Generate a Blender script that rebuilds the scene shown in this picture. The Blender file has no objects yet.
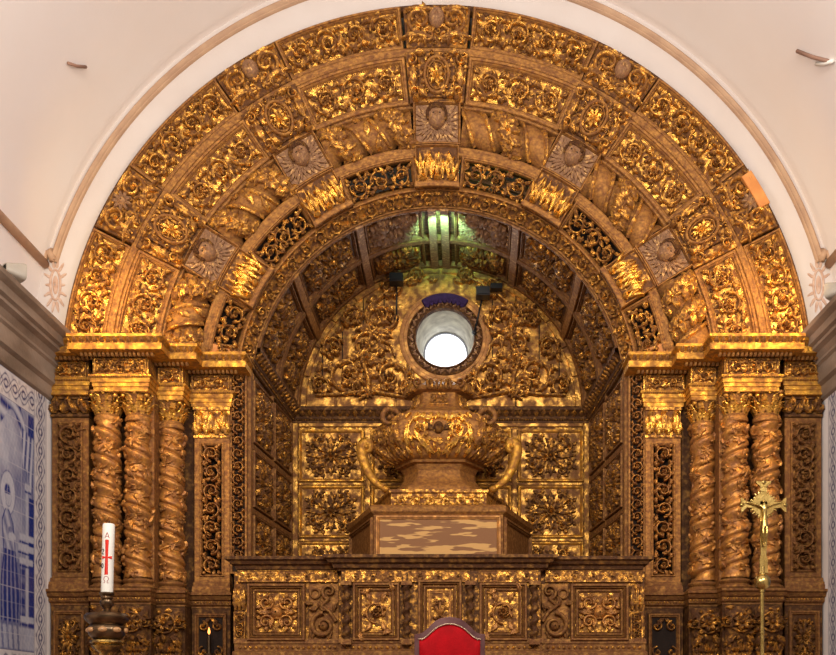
import bpy, math, random
import numpy as np
PI = math.pi
sc = bpy.context.scene
COL = sc.collection
rnd = random.Random(7)
VX, VY, CX, EYE = 460.0, 705.0, 0.23, 1.6      # vanishing point in the frame, camera x, eye height
def X(px, Y): return (px-VX)*Y/1000+CX
def Z(py, Y): return EYE+(VY-py)*Y/1000

# ------------------------------------------------------------------ mesh building
PR = np.array([(-1,-.15),(-.78,.62),(0,1),(.78,.62),(1,-.15)])
PL = np.array([(-1,-.15),(-.8,.72),(-.42,1),(0,.5),(.42,1),(.8,.72),(1,-.15)])
class MB:
    def __init__(s): s.V=[]; s.Q=[]; s.T=[]; s.n=0
    def add(s, v, q=None, t=None):
        v=np.asarray(v,float)
        if q is not None and len(q): s.Q.append(np.asarray(q,int)+s.n)
        if t is not None and len(t): s.T.append(np.asarray(t,int)+s.n)
        s.V.append(v); s.n+=len(v); return s
    def grid(s, P, cu=False, cv=False):
        nu,nv=P.shape[:2]; idx=np.arange(nu*nv).reshape(nu,nv)
        if cu: idx=np.vstack([idx,idx[:1]])
        if cv: idx=np.hstack([idx,idx[:,:1]])
        q=np.stack([idx[:-1,:-1],idx[1:,:-1],idx[1:,1:],idx[:-1,1:]],-1).reshape(-1,4)
        return s.add(P.reshape(-1,3),q)
    def arr(s): return np.concatenate(s.V) if s.V else np.zeros((0,3))
    def join(s, o, f=None):
        v=o.arr()
        if f is not None: v=f(v)
        b=s.n; s.V.append(v); s.n+=len(v)
        s.Q+= [q+b for q in o.Q]; s.T+=[t+b for t in o.T]; return s
def box(mb, x0,x1,y0,y1,z0,z1):
    v=[(x,y,z) for x in (x0,x1) for y in (y0,y1) for z in (z0,z1)]
    return mb.add(v,[(0,1,3,2),(4,6,7,5),(0,4,5,1),(2,3,7,6),(0,2,6,4),(1,5,7,3)])
def ridge(mb, pts, w, h, closed=False, prof=PR, base=0.):
    p=np.asarray(pts,float); n=len(p)
    if closed: t=np.roll(p,-1,0)-np.roll(p,1,0)
    else: t=np.gradient(p,axis=0)
    t/=np.linalg.norm(t,axis=1,keepdims=True)+1e-9
    nn=np.stack([-t[:,1],t[:,0]],1)
    w=np.broadcast_to(w,(n,)); h=np.broadcast_to(h,(n,))
    P=np.zeros((n,len(prof),3))
    P[:,:,:2]=p[:,None]+nn[:,None]*(prof[None,:,0:1]*w[:,None,None])
    P[:,:,2]=prof[None,:,1]*h[:,None]+base
    return mb.grid(P,cu=closed)
def spiral_pts(cx,cy,r0,r1,a0,turn,n=34):
    t=np.linspace(0,1,n); r=r0+(r1-r0)*t; a=a0+turn*t
    return np.stack([cx+r*np.cos(a),cy+r*np.sin(a)],1)
def leaf(mb,x,y,ang,L,w,curl,h,lobes=3,n=11,base=0.):
    t=np.linspace(0,1,n); a=ang+curl*t; d=L/(n-1)
    px=x+np.concatenate([[0],np.cumsum(np.cos(a[:-1])*d)]); py=y+np.concatenate([[0],np.cumsum(np.sin(a[:-1])*d)])
    ww=w*np.sin(PI*np.clip(t,.04,.99)**.75)**.8*(1+.26*np.cos(2*PI*lobes*t)); 
    hh=h*(.55+.6*np.sin(PI*np.minimum(t*1.05,1)*.85))
    return ridge(mb,np.stack([px,py],1),ww,hh,prof=PL,base=base)
def boss(mb,x,y,r,h,seg=9,base=0.,el=1.):
    a=np.linspace(0,2*PI,seg,endpoint=False)
    P=[]
    for rr,hh in ((1,-.15),(.93,.4),(.65,.82),(.15,1)):
        P.append(np.stack([x+rr*r*np.cos(a),y+rr*r*el*np.sin(a),np.full(seg,base+hh*h)],1))
    return mb.grid(np.stack(P),cv=True)
def ring(mb,x,y,r,w,h,n=24,el=1.,base=0.):
    a=np.linspace(0,2*PI,n,endpoint=False)
    return ridge(mb,np.stack([x+r*np.cos(a),y+r*el*np.sin(a)],1),w,h,closed=True,base=base)
def rosette(mb,x,y,r,n,h,a0=0.,base=0.):
    for k in range(n):
        a=a0+2*PI*k/n
        leaf(mb,x+.2*r*math.cos(a),y+.2*r*math.sin(a),a,.8*r,r*math.sin(PI/n)*.75,0,h,1,7,base)
    boss(mb,x,y,.28*r,h*1.25,base=base)
def rectloop(u0,u1,v0,v1,step):
    nu=max(1,int(math.ceil(abs(u1-u0)/step))); nv=max(1,int(math.ceil(abs(v1-v0)/step)))
    return nu,nv
def mould(mb,u0,u1,v0,v1,prof,step=.12):
    nu,nv=rectloop(u0,u1,v0,v1,step); R=[]
    for d,h in prof:
        a,b,c,e=u0+d,u1-d,v0+d,v1-d
        L=[(a+(b-a)*i/nu,c) for i in range(nu)]+[(b,c+(e-c)*i/nv) for i in range(nv)]+[(b-(b-a)*i/nu,e) for i in range(nu)]+[(a,e-(e-c)*i/nv) for i in range(nv)]
        R.append([(p[0],p[1],h) for p in L])
    return mb.grid(np.array(R),cv=True)
def plate(mb,u0,u1,v0,v1,h,step=.12):
    nu,nv=rectloop(u0,u1,v0,v1,step)
    U,V=np.meshgrid(np.linspace(u0,u1,nu+1),np.linspace(v0,v1,nv+1),indexing='ij')
    return mb.grid(np.stack([U,V,np.full_like(U,h)],-1))
def slab(mb,u0,u1,v0,v1,h0,h1,step=.12,back=False):
    mould(mb,u0,u1,v0,v1,[(0,h0),(0,h1-.006),(.006,h1)],step); plate(mb,u0+.006,u1-.006,v0+.006,v1-.006,h1,step)
    if back: plate(mb,u0,u1,v0,v1,h0,step)
    return mb
def frame(mb,u0,u1,v0,v1,w,h,step=.12,base=0.):
    return mould(mb,u0,u1,v0,v1,[(0,base),(0,base+h*.7),(w*.12,base+h),(w*.42,base+h),(w*.5,base+h*.55),(w*.72,base+h*.75),(w*.9,base+h*.35),(w,base-.004)],step)
def beads(mb,p0,p1,r,gap=None,base=0.):
    p0=np.array(p0,float);p1=np.array(p1,float);L=np.linalg.norm(p1-p0);n=max(1,int(L/(gap or 2.2*r)))
    for i in range(n):
        p=p0+(p1-p0)*(i+.5)/n; boss(mb,p[0],p[1],r,r*1.1,6,base)
# ---- carved ornament
def scrollcell(mb,cx,cy,R,sg,h,r,start=PI,leaves=7):
    a0=start; turn=-sg*2*PI*1.22
    n=34; pts=spiral_pts(cx,cy,R,.27*R,a0,turn,n)
    ridge(mb,pts,np.linspace(.125,.09,n)*R,h)
    for k in range(leaves):
        t=(k+.4)/(leaves+1.5); i=int(t*(n-1)); a=a0+turn*t
        tang=a-sg*PI/2
        out=1 if k%3 else -1
        ang=tang+out*sg*(.75+.2*r.random())
        leaf(mb,pts[i,0],pts[i,1],ang,R*(.55 if out>0 else .46)*(.85+.3*r.random()),R*.20,out*-sg*1.5,h*(.9+.3*r.random()),3)
    rosette(mb,cx,cy,.30*R,6,h*1.15,r.random())
def rinceau(mb,u0,u1,v0,v1,h,seed=0,phase=1,ratio=1.0):
    r=random.Random(seed); L=u1-u0; W=v1-v0
    if L<W:   # run along v: swap
        m2=MB(); rinceau(m2,v0,v1,u0,u1,h,seed,phase,ratio)
        mb.join(m2,lambda v:v[:,[1,0,2]]); return mb
    n=max(1,int(round(L/W*ratio))); c=L/n; R=.435*min(c*1.03,W); cy=(v0+v1)/2
    for i in range(n):
        cx=u0+c*(i+.5); sg=phase*(1 if i%2 else -1)
        scrollcell(mb,cx,cy,R,sg,h,r)
        # connecting stem and corner sprays
        for e in (-1,1):
            for f in (-1,1):
                ang=math.atan2(f*W/2,e*c/2)
                sx=cx+R*1.0*math.cos(ang); sy=cy+R*1.0*math.sin(ang)
                d=math.hypot(c/2,W/2)-R
                leaf(mb,sx,sy,ang-.7*e*f,d*1.1,d*.26,1.4*e*f,h*.8,2,8)
                if r.random()<.6: boss(mb,cx+e*c*.46,cy+f*W*.44,.07*R+.006,h*.8,7)
    return mb
def fill(mb,u0,u1,v0,v1,h,seed,s):
    r=random.Random(seed); nu=max(1,int((u1-u0)/s)); nv=max(1,int((v1-v0)/s))
    for i in range(nu):
        for j in range(nv):
            x=u0+(u1-u0)*(i+.5+r.uniform(-.3,.3))/nu; y=v0+(v1-v0)*(j+.5+r.uniform(-.3,.3))/nv; q=r.random()
            if q<.72:
                an=r.uniform(0,2*PI); leaf(mb,x-.5*s*math.cos(an),y-.5*s*math.sin(an),an-.5,s*r.uniform(.9,1.3),s*.27,r.choice((-1,1))*1.4,h*r.uniform(.6,1),2,8)
            elif q<.87: boss(mb,x,y,s*.28,h,7)
            else: mb.join(_spir(x,y,s*.42,h,r))
    return mb
def _spir(x,y,R,h,r):
    m=MB(); p=spiral_pts(x,y,R,.2*R,r.uniform(0,6),r.choice((-1,1))*7.,14); ridge(m,p,R*.17,h); return m
def acanthus_star(mb,u0,u1,v0,v1,h,seed=0):
    r=random.Random(seed); cx,cy=(u0+u1)/2,(v0+v1)/2; a,b=(u1-u0)/2,(v1-v0)/2; m=min(a,b)
    for sx in (-1,1):
        for sy in (-1,1):
            ang=math.atan2(sy*b,sx*a); D=math.hypot(a,b)
            leaf(mb,cx+.25*m*math.cos(ang),cy+.25*m*math.sin(ang),ang,D*.5,m*.19,0,h*1.1,3)
            for s2 in (-1,1):
                c0=(cx+.50*a*sx+ (.12*a*sx if s2>0 else -.14*a*sx), cy+.50*b*sy+(-.12*b*sy if s2>0 else .16*b*sy))
                p=spiral_pts(c0[0],c0[1],m*.27,m*.07,ang+PI,s2*sx*sy*-2*PI*.95,22)
                ridge(mb,p,np.linspace(.085,.065,22)*m,h)
                boss(mb,c0[0],c0[1],m*.08,h*1.1,7)
                for q in range(4):
                    pt=p[3+q*4]; aa=math.atan2(pt[1]-c0[1],pt[0]-c0[0])
                    leaf(mb,pt[0],pt[1],aa-.5*s2*sx*sy,m*.28,m*.10,.9*s2*sx*sy,h*.8,2,8)
    for k in range(4):
        ang=k*PI/2; l=(a if k%2==0 else b)
        leaf(mb,cx+.2*m*math.cos(ang),cy+.2*m*math.sin(ang),ang,l*.72,m*.18,0,h,3)
        leaf(mb,cx+.5*l*math.cos(ang),cy+.5*l*math.sin(ang),ang+.5,l*.38,m*.11,.6,h*.8,2,8)
        leaf(mb,cx+.5*l*math.cos(ang),cy+.5*l*math.sin(ang),ang-.5,l*.38,m*.11,-.6,h*.8,2,8)
    rosette(mb,cx,cy,m*.33,8,h*1.4); ring(mb,cx,cy,m*.17,m*.03,h*1.3,14)
    return mb
def vineleaf(mb,x,y,s,ang,h,base=0.):
    for k,d in ((0,1),(-.95,.85),(.95,.85),(-1.9,.6),(1.9,.6)):
        leaf(mb,x,y,ang+k,s*d,s*.24,.15*k,h,1,7,base)
# ---- mapping onto surfaces
def mapS(S,P,eps=1e-3):
    u,v,h=P.T; A=S(u,v); du=S(u+eps,v)-A; dv=S(u,v+eps)-A
    n=np.cross(du,dv); n/=np.linalg.norm(n,axis=1,keepdims=True)+1e-12
    return A+h[:,None]*n
def flat(x0,z0,Y,ang=0.):      # facing the camera; u along +x, v along +z
    ca,sa=math.cos(ang),math.sin(ang)
    return lambda u,v: np.stack([x0+u*ca,Y+u*sa,z0+v],-1)
# ---- objects
LOC={}
def setp(o,label=None,cat=None,group=None,kind=None):
    if label: o['label']=label
    if cat: o['category']=cat
    if group: o['group']=group
    if kind: o['kind']=kind
    return o
def thing(name,label,cat,loc=(0,0,0),group=None):
    o=bpy.data.objects.new(name,None); COL.objects.link(o); o.location=loc; o.empty_display_size=.1
    LOC[o.name]=np.array(loc,float); return setp(o,label,cat,group,'thing')
def mesh_data(name,v,mb,mat,smooth):
    me=bpy.data.meshes.new(name); Q=np.concatenate(mb.Q) if mb.Q else np.zeros((0,4),int); T=np.concatenate(mb.T) if mb.T else np.zeros((0,3),int)
    me.vertices.add(len(v)); me.vertices.foreach_set('co',v.astype(np.float32).ravel())
    li=np.concatenate([Q.ravel(),T.ravel()]); me.loops.add(len(li)); me.loops.foreach_set('vertex_index',li.astype(np.int32))
    nq,nt=len(Q),len(T); me.polygons.add(nq+nt)
    st=np.concatenate([np.arange(nq)*4,nq*4+np.arange(nt)*3]); me.polygons.foreach_set('loop_start',st.astype(np.int32))
    try: me.polygons.foreach_set('loop_total',np.concatenate([np.full(nq,4),np.full(nt,3)]).astype(np.int32))
    except Exception: pass
    me.update(calc_edges=True); me.validate()
    me.polygons.foreach_set('use_smooth',np.full(len(me.polygons),smooth))
    if mat: me.materials.append(mat)
    return me
def build(name,mb,mat,parent=None,S=None,smooth=True,loc=None,sharp=None):
    v=mb.arr()
    if S is not None:
        if 'carving' in name or 'leaves' in name: v=v*np.array((1,1,1.35))
        v=mapS(S,v)
    base=np.zeros(3)
    if parent is not None: base=LOC[parent.name]
    elif loc is not None: base=np.array(loc,float)
    me=mesh_data(name,v-base,mb,mat,smooth)
    if smooth and sharp is not None:
        try: me.set_sharp_from_angle(angle=sharp)
        except Exception: pass
    o=bpy.data.objects.new(name,me); COL.objects.link(o)
    if parent is not None: o.parent=parent
    else: o.location=base
    LOC[o.name]=base
    return o
def copytree(o,loc,parent=None):
    c=o.copy(); COL.objects.link(c)
    if parent: c.parent=parent
    else: c.location=loc
    for ch in list(o.children): copytree(ch,None,c)
    return c
SH=math.radians(38)
def lathe(mb,prof,c=(0,0,0),seg=32,a0=0,a1=2*PI,cap=False):
    c=(c[0],c[1],c[2] if len(c)>2 else 0.)
    full=abs(a1-a0-2*PI)<1e-6; a=np.linspace(a0,a1,seg,endpoint=not full)
    P=np.array([[ (c[0]+r*math.cos(t),c[1]+r*math.sin(t),c[2]+z) for t in a] for r,z in prof])
    mb.grid(P,cv=full); return mb
def tube(mb,pts,r,seg=8):
    p=np.asarray(pts,float); n=len(p); t=np.gradient(p,axis=0); t/=np.linalg.norm(t,axis=1,keepdims=True)+1e-9
    up=np.array([0,0,1.]) if abs(t[0,2])<.9 else np.array([1.,0,0])
    r=np.broadcast_to(r,(n,)); P=[]
    for i in range(n):
        s=np.cross(t[i],up); s/=np.linalg.norm(s); q=np.cross(s,t[i]); up=q
        a=np.linspace(0,2*PI,seg,endpoint=False)
        P.append(p[i]+r[i]*(np.cos(a)[:,None]*s+np.sin(a)[:,None]*q))
    P=np.array([np.repeat(p[:1],seg,0)]+P+[np.repeat(p[-1:],seg,0)])
    mb.grid(P,cv=True); return mb
def sphere(mb,c,r,seg=12,rings=8):
    r=np.broadcast_to(r,(3,)); a=np.linspace(0,2*PI,seg,endpoint=False); b=np.linspace(0,PI,rings+1)
    P=np.array([[(c[0]+r[0]*math.sin(t)*math.cos(q),c[1]+r[1]*math.sin(t)*math.sin(q),c[2]+r[2]*math.cos(t)) for q in a] for t in b])
    mb.grid(P,cv=True); return mb

# ------------------------------------------------------------------ materials
def mat_base(name):
    m=bpy.data.materials.new(name); m.use_nodes=True; nt=m.node_tree; b=nt.nodes['Principled BSDF']
    return m,nt,b
def N(nt,t,**k):
    n=nt.nodes.new(t)
    for a,v in k.items():
        if a in n.inputs: n.inputs[a].default_value=v
        else: setattr(n,a,v)
    return n
def ramp(nt,src,stops):
    r=nt.nodes.new('ShaderNodeValToRGB'); e=r.color_ramp.elements
    while len(e)<len(stops): e.new(.5)
    for i,(p,c) in enumerate(stops): e[i].position=p; e[i].color=(c[0],c[1],c[2],1)
    nt.links.new(src,r.inputs[0]); return r
def gold(name,bright,worn,amt=.5,scale=9.,metal=.85,rough=.3,bump=.35,streak=(1,1,1),fine=60.,wmetal=.10,wrough=.66,soft=.06):
    m,nt,b=mat_base(name); L=nt.links.new
    tc=N(nt,'ShaderNodeNewGeometry'); mp=N(nt,'ShaderNodeMapping'); mp.inputs['Scale'].default_value=streak
    L(tc.outputs['Position'],mp.inputs[0])
    n1=N(nt,'ShaderNodeTexNoise',Scale=scale,Detail=6.,Roughness=.65); L(mp.outputs[0],n1.inputs['Vector'])
    mask=ramp(nt,n1.outputs[0],[(max(0,amt-soft*1.4),(0,0,0)),(min(1,amt+soft),(1,1,1))])     # 1 = worn
    n2=N(nt,'ShaderNodeTexNoise',Scale=scale*4,Detail=3.); L(mp.outputs[0],n2.inputs['Vector'])
    g=ramp(nt,n2.outputs[0],[(.3,tuple(c*.6 for c in bright)),(.6,bright)])
    w=ramp(nt,n2.outputs[0],[(.3,tuple(c*.55 for c in worn)),(.65,worn)])
    mx=N(nt,'ShaderNodeMix',data_type='RGBA'); L(mask.outputs[0],mx.inputs[0]); L(g.outputs[0],mx.inputs[6]); L(w.outputs[0],mx.inputs[7])
    L(mx.outputs[2],b.inputs['Base Color'])
    def lerp(a,c,inp):
        q=N(nt,'ShaderNodeMapRange'); q.inputs[3].default_value=a; q.inputs[4].default_value=c; L(mask.outputs[0],q.inputs[0]); L(q.outputs[0],inp)
    b.inputs['Specular IOR Level'].default_value=.18
    lerp(metal,wmetal,b.inputs['Metallic']); lerp(rough,wrough,b.inputs['Roughness'])
    n3=N(nt,'ShaderNodeTexNoise',Scale=fine,Detail=4.); L(tc.outputs['Position'],n3.inputs['Vector'])
    bp=N(nt,'ShaderNodeBump',Strength=bump,Distance=.02); L(n3.outputs[0],bp.inputs['Height']); L(bp.outputs[0],b.inputs['Normal'])
    return m
def plain(name,c,rough=.5,metal=0.,var=.12,scale=6.,bump=.1,bs=40.,c2=None,streak=(1,1,1)):
    m,nt,b=mat_base(name); L=nt.links.new; tc=N(nt,'ShaderNodeNewGeometry')
    mp=N(nt,'ShaderNodeMapping'); mp.inputs['Scale'].default_value=streak; L(tc.outputs['Position'],mp.inputs[0])
    n=N(nt,'ShaderNodeTexNoise',Scale=scale,Detail=5.); L(mp.outputs[0],n.inputs['Vector'])
    r=ramp(nt,n.outputs[0],[(.35,c2 or tuple(x*(1-var) for x in c)),(.65,c)]); L(r.outputs[0],b.inputs['Base Color'])
    b.inputs['Roughness'].default_value=rough; b.inputs['Metallic'].default_value=metal; b.inputs['Specular IOR Level'].default_value=.28
    n3=N(nt,'ShaderNodeTexNoise',Scale=bs,Detail=3.); L(tc.outputs['Position'],n3.inputs['Vector'])
    bp=N(nt,'ShaderNodeBump',Strength=bump,Distance=.02); L(n3.outputs[0],bp.inputs['Height']); L(bp.outputs[0],b.inputs['Normal'])
    return m
def emit(name,c,s):
    m,nt,b=mat_base(name); b.inputs['Base Color'].default_value=(*c,1); b.inputs['Emission Color'].default_value=(*c,1); b.inputs['Emission Strength'].default_value=s
    return m
BR=(.95,.56,.13); DK=(.20,.085,.04)
M={}
GO=(.90,.44,.08); WN=(.22,.088,.026)
M['ground']=gold('gilded_ground',(.84,.42,.075),(.19,.075,.024),.50,16,.9,.27,.55,fine=38)
M['carve']=gold('gilded_carving_worn',GO,WN,.48,20,.9,.25,.5,fine=45)
M['carve_gold']=gold('gilded_carving_bright',(.95,.50,.085),(.34,.15,.04),.55,16,.9,.26,.4,fine=45)
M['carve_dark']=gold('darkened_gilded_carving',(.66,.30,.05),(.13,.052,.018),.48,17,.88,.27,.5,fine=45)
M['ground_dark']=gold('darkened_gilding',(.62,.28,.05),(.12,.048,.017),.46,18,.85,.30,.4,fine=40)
M['mould']=gold('gilded_moulding_worn',(.74,.36,.075),(.21,.083,.030),.385,22,.7,.36,.4,wmetal=.15,soft=.24,streak=(1,1,1.4))
M['mould_bright']=gold('bright_gilded_moulding',(.92,.47,.065),(.34,.14,.032),.50,14,.88,.32,.4,soft=.1)
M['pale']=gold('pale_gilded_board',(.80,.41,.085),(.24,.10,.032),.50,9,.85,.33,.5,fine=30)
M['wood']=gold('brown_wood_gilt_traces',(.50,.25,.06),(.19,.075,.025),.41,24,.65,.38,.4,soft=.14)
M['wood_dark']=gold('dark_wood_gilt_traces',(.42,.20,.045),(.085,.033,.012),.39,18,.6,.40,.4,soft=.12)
M['column']=gold('column_worn_gilding',(.78,.36,.07),(.30,.125,.045),.45,15,.8,.32,.4,fine=40,wmetal=.3,wrough=.40,soft=.16)
M['shade_and_marks']=plain('black_shade_and_marks',(.018,.010,.007),.9)  # near-black for painted-in shade of hollows, and for board joints and eyes
# ------------------------------------------------------------------ more materials
M['plaster']=plain('peach_white_plaster',(.85,.80,.775),.85,var=.10,scale=.8,bump=.05,c2=(.83,.76,.72))
M['plaster_white']=plain('white_plaster',(.585,.53,.50),.85,scale=1.5,bump=.06,c2=(.55,.485,.45))
M['stucco_line']=plain('ochre_painted_moulding',(.47,.30,.185),.7,scale=5,c2=(.38,.23,.145))
M['pink']=plain('faded_pink_paint',(.46,.29,.21),.85,scale=20,c2=(.58,.42,.33))
M['stone']=plain('grey_brown_stone',(.36,.275,.21),.6,scale=4,c2=(.20,.145,.105),bump=.25,bs=25,streak=(1,.4,1))
M['floor']=plain('floor_stone',(.30,.22,.17),.4,scale=2,bump=.1)
M['carpet']=plain('dais_boards',(.25,.13,.08),.5,scale=2,streak=(1,8,1))
M['orange']=plain('bare_orange_wood',(.62,.26,.07),.6,scale=8,c2=(.5,.19,.05))
M['beam']=gold('orange_gilt_board',(.72,.36,.10),(.42,.19,.065),.46,12,.5,.45,.1,wmetal=.1)
M['grey_wood']=gold('greyish_worn_wood',(.70,.40,.15),(.30,.155,.08),.42,24,.7,.4,.3)
# ------------------------------------------------------------------ the room
Z0=4.80; VC=4.95; VR=4.06; WX=3.82; DZ=.9
def struct(name,mb,mat,smooth=False,sharp=None,loc=(0,0,0)):
    o=build(name,mb,mat,None,smooth=smooth,loc=loc,sharp=sharp); o['kind']='structure'; return o
mb=MB(); box(mb,-4.3,4.3,2,13.2,-.2,0); struct('floor',mb,M['floor'])
mb=MB(); box(mb,-WX,WX,4.8,10.,.72,DZ)
for i in range(4): box(mb,-WX,WX,4.8-.3*(i+1),10,.54-.18*i,.72-.18*i)
o=struct('trim_9',mb,M['carpet'])
# barrel vault
mb=MB(); P=[]
aa=np.linspace(-math.acos(.2/VR),math.acos(.2/VR),72)
def vault_pt(a,Y,r): return (r*math.sin(a),Y,VC+r*math.cos(a))
P=np.array([[vault_pt(a,Y,VR) for Y in np.linspace(4,10.05,8)] for a in aa]); mb.grid(P)
P=np.array([[vault_pt(a,Y,VR+.25) for Y in (10.05,4)] for a in aa]); mb.grid(P)
P=np.array([[vault_pt(a,4,VR),vault_pt(a,4,VR+.25)] for a in aa]); mb.grid(P)
struct('ceiling',mb,M['plaster'],True,SH)
# end wall around the great arch
mb=MB(); a=np.linspace(-1.60,1.60,80)
P=np.array([[(r*math.sin(t),10.,(Z0*(1-k)+VC*k)+r*math.cos(t)) for k,r in ((0,3.735),(.4,3.85),(1,4.2))] for t in a]); mb.grid(P)
P=np.array([[(3.735*math.sin(t),y,Z0+3.735*math.cos(t)) for y in (10,10.35)] for t in a]); mb.grid(P)
struct('wall_back',mb,M['plaster_white'],True,SH)
for s,nm in ((-1,'left'),(1,'right')):
    mb=MB(); x0,x1=sorted((s*WX,s*(WX+.5))); box(mb,x0,x1,4,10.4,0,5.14); struct('wall_'+nm,mb,M['plaster'])
# wall behind the retable, closing the chancel
mb=MB(); box(mb,-4.3,4.3,12.7,12.9,0,9.2); box(mb,-4.3,-4.1,10.05,12.7,0,9.2); box(mb,4.1,4.3,10.05,12.7,0,9.2)
# opening for the round window is cut as a ring of quads below
mb=MB()
n=48
def sqr(t):
    c,s=math.cos(t),math.sin(t); k=1/max(abs(c),abs(s)); return (4.3*c*k, 6.05+ (3.2 if s>0 else 6.05)*s*k)
WO=(.05,6.05)
P=np.array([[(WO[0]+.285*math.cos(t),12.7,WO[1]+.285*math.sin(t)),(sqr(t)[0],12.7,sqr(t)[1])] for t in np.linspace(0,2*PI,n,endpoint=False)]); mb.grid(P,cu=True)
for s in (-1,1):
    x0,x1=sorted((s*4.1,s*4.3)); box(mb,x0,x1,10.36,12.7,0,9.25)
box(mb,-4.3,4.3,10.06,12.7,9.05,9.25)
struct('wall_outer',mb,M['plaster'])
# mouldings of the vault: arch band, horizontal strings with their little hooks, painted lines
def archtube(r,w,h,Y,zc,a0,a1,mat,name,n=90,prof=PR):
    m=MB(); t=np.linspace(a0,a1,n); S=lambda u,v: np.stack([(r+v)*np.sin(u/r),np.full_like(u,Y),zc+(r+v)*np.cos(u/r)],-1)
    ridge(m,np.stack([t*r,t*0],1),w,h,prof=prof); return m,S
PB=np.array([(-1,0),(-.9,.7),(-.6,.75),(-.45,.3),(.1,1),(.5,.9),(.62,.35),(1,.3),(1,0)])
m,S=archtube(3.985,.042,.06,10.,4.92,-1.29,1.29,None,'x',prof=PB)
build('trim_1',m,M['stucco_line'],None,S,loc=(0,0,0))['kind']='structure'
for s,k in ((-1,2),(1,3)):
    m=MB(); pts=[]
    # small scallop joining the arch band to the string course, on the end wall
    cx,cz=s*3.905,6.10
    pp=[(s*3.83,6.03+.0),(s*3.835,6.10),(s*3.86,6.17),(s*3.90,6.16),(s*3.93,6.08),(s*3.935,6.0)]
    pp=[(s*3.825,6.03),(s*3.86,6.13),(s*3.90,6.13),(s*3.925,6.05),(s*3.93,5.98)]
    tube(m,[(x,9.97,z) for x,z in pp],.04,8)
    a=math.acos((6.0-VC)/VR)
    xs=VR*math.sin(a)
    tube(m,[(s*(xs-.01),y,6.0+.0*y) for y in np.linspace(9.98,4.05,9)],.045,8)
    struct('trim_%d'%k,m,M['stucco_line'],True)
# stone cornices of the side walls
PC=[(0,4.60),(.03,4.62),(.05,4.68),(.05,4.72),(.09,4.745),(.09,4.90),(.115,4.92),(.115,4.945),(.15,4.99),(.20,5.01),(.20,5.04),(.235,5.055),(.235,5.13),(.27,5.15),(.285,5.165),(.285,5.21),(0,5.215)]
for s,k in ((-1,4),(1,5)):
    m=MB(); P=np.array([[(s*(WX-o_),y,z) for y in np.linspace(4,9.985 if 1 else 9.7,6)] for o_,z in PC]); m.grid(P)
    struct('trim_%d'%k,m,M['stone'],True,math.radians(20))
# ------------------------------------------------------------------ painted sunbursts on the end wall
def sunburst(s,side):
    t=thing('sunburst_ornament','faded pink stucco sunburst beside the '+side+' foot of the arch','wall ornament',(s*3.815,9.99,5.80),'stucco sunbursts on the end wall')
    S=flat(s*3.815,5.80,9.998)
    m=MB(); ring(m,0,0,.05,.012,.012,24,3.0); boss(m,0,0,.03,.012,12,el=3.2); build('medallion',m,M['pink'],t,S)
    m=MB()
    for k in range(14):
        a=2*PI*k/14; leaf(m,.055*math.cos(a),.17*math.sin(a),math.atan2(math.sin(a)*1.3,math.cos(a)),.045+.07*abs(math.sin(a)),.018,0,.012,1,7)
    build('ray',m,M['pink'],t,S)['kind']='stuff'
sunburst(-1,'left'); sunburst(1,'right')
# ------------------------------------------------------------------ blue and white tiles
def attrmat(name):
    m,nt,b=mat_base(name); L=nt.links.new
    at=N(nt,'ShaderNodeAttribute',attribute_name='Col'); n=N(nt,'ShaderNodeTexNoise',Scale=14.,Detail=5.)
    tc=N(nt,'ShaderNodeNewGeometry'); L(tc.outputs['Position'],n.inputs['Vector'])
    mx=N(nt,'ShaderNodeMix',data_type='RGBA',blend_type='MULTIPLY'); mx.inputs[0].default_value=.5
    r=ramp(nt,n.outputs[0],[(.35,(.72,.74,.82)),(.6,(1,1,1))]); L(at.outputs['Color'],mx.inputs[6]); L(r.outputs[0],mx.inputs[7]); L(mx.outputs[2],b.inputs['Base Color'])
    b.inputs['Roughness'].default_value=.22; return m
M['tiles']=attrmat('glazed_tiles_blue_painting')
def painted(name,parent,y0,y1,z0,z1,x,fn,res=110,flip=False):
    ny=int((y1-y0)*res)+1; nz=int((z1-z0)*res)+1
    Yg,Zg=np.meshgrid(np.linspace(y0,y1,ny),np.linspace(z0,z1,nz),indexing='ij')
    m=MB(); m.grid(np.stack([np.full_like(Yg,x),Yg,Zg],-1)); xb=x+(.02 if x>0 else -.02)
    o=build(name,m,M['tiles'],parent,smooth=False)
    c=fn(Yg.ravel(),Zg.ravel()); ca=o.data.color_attributes.new('Col','FLOAT_COLOR','POINT')
    ca.data.foreach_set('color',np.concatenate([c,np.ones((len(c),1))],1).astype(np.float32).ravel()); return o
WHT=np.array((.56,.58,.66)); BLU=np.array((.012,.032,.21))
def lerpc(b,lo=WHT,hi=BLU): b=np.clip(b,0,1)[:,None]; return lo*(1-b)+hi*b
def ell(y,z,cy,cz,a,b,soft=.25): return np.clip((1-np.hypot((y-cy)/a,(z-cz)/b))/soft,0,1)
def band(v,lo,hi,s=.012): return np.clip((v-lo)/s,0,1)*np.clip((hi-v)/s,0,1)
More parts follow.
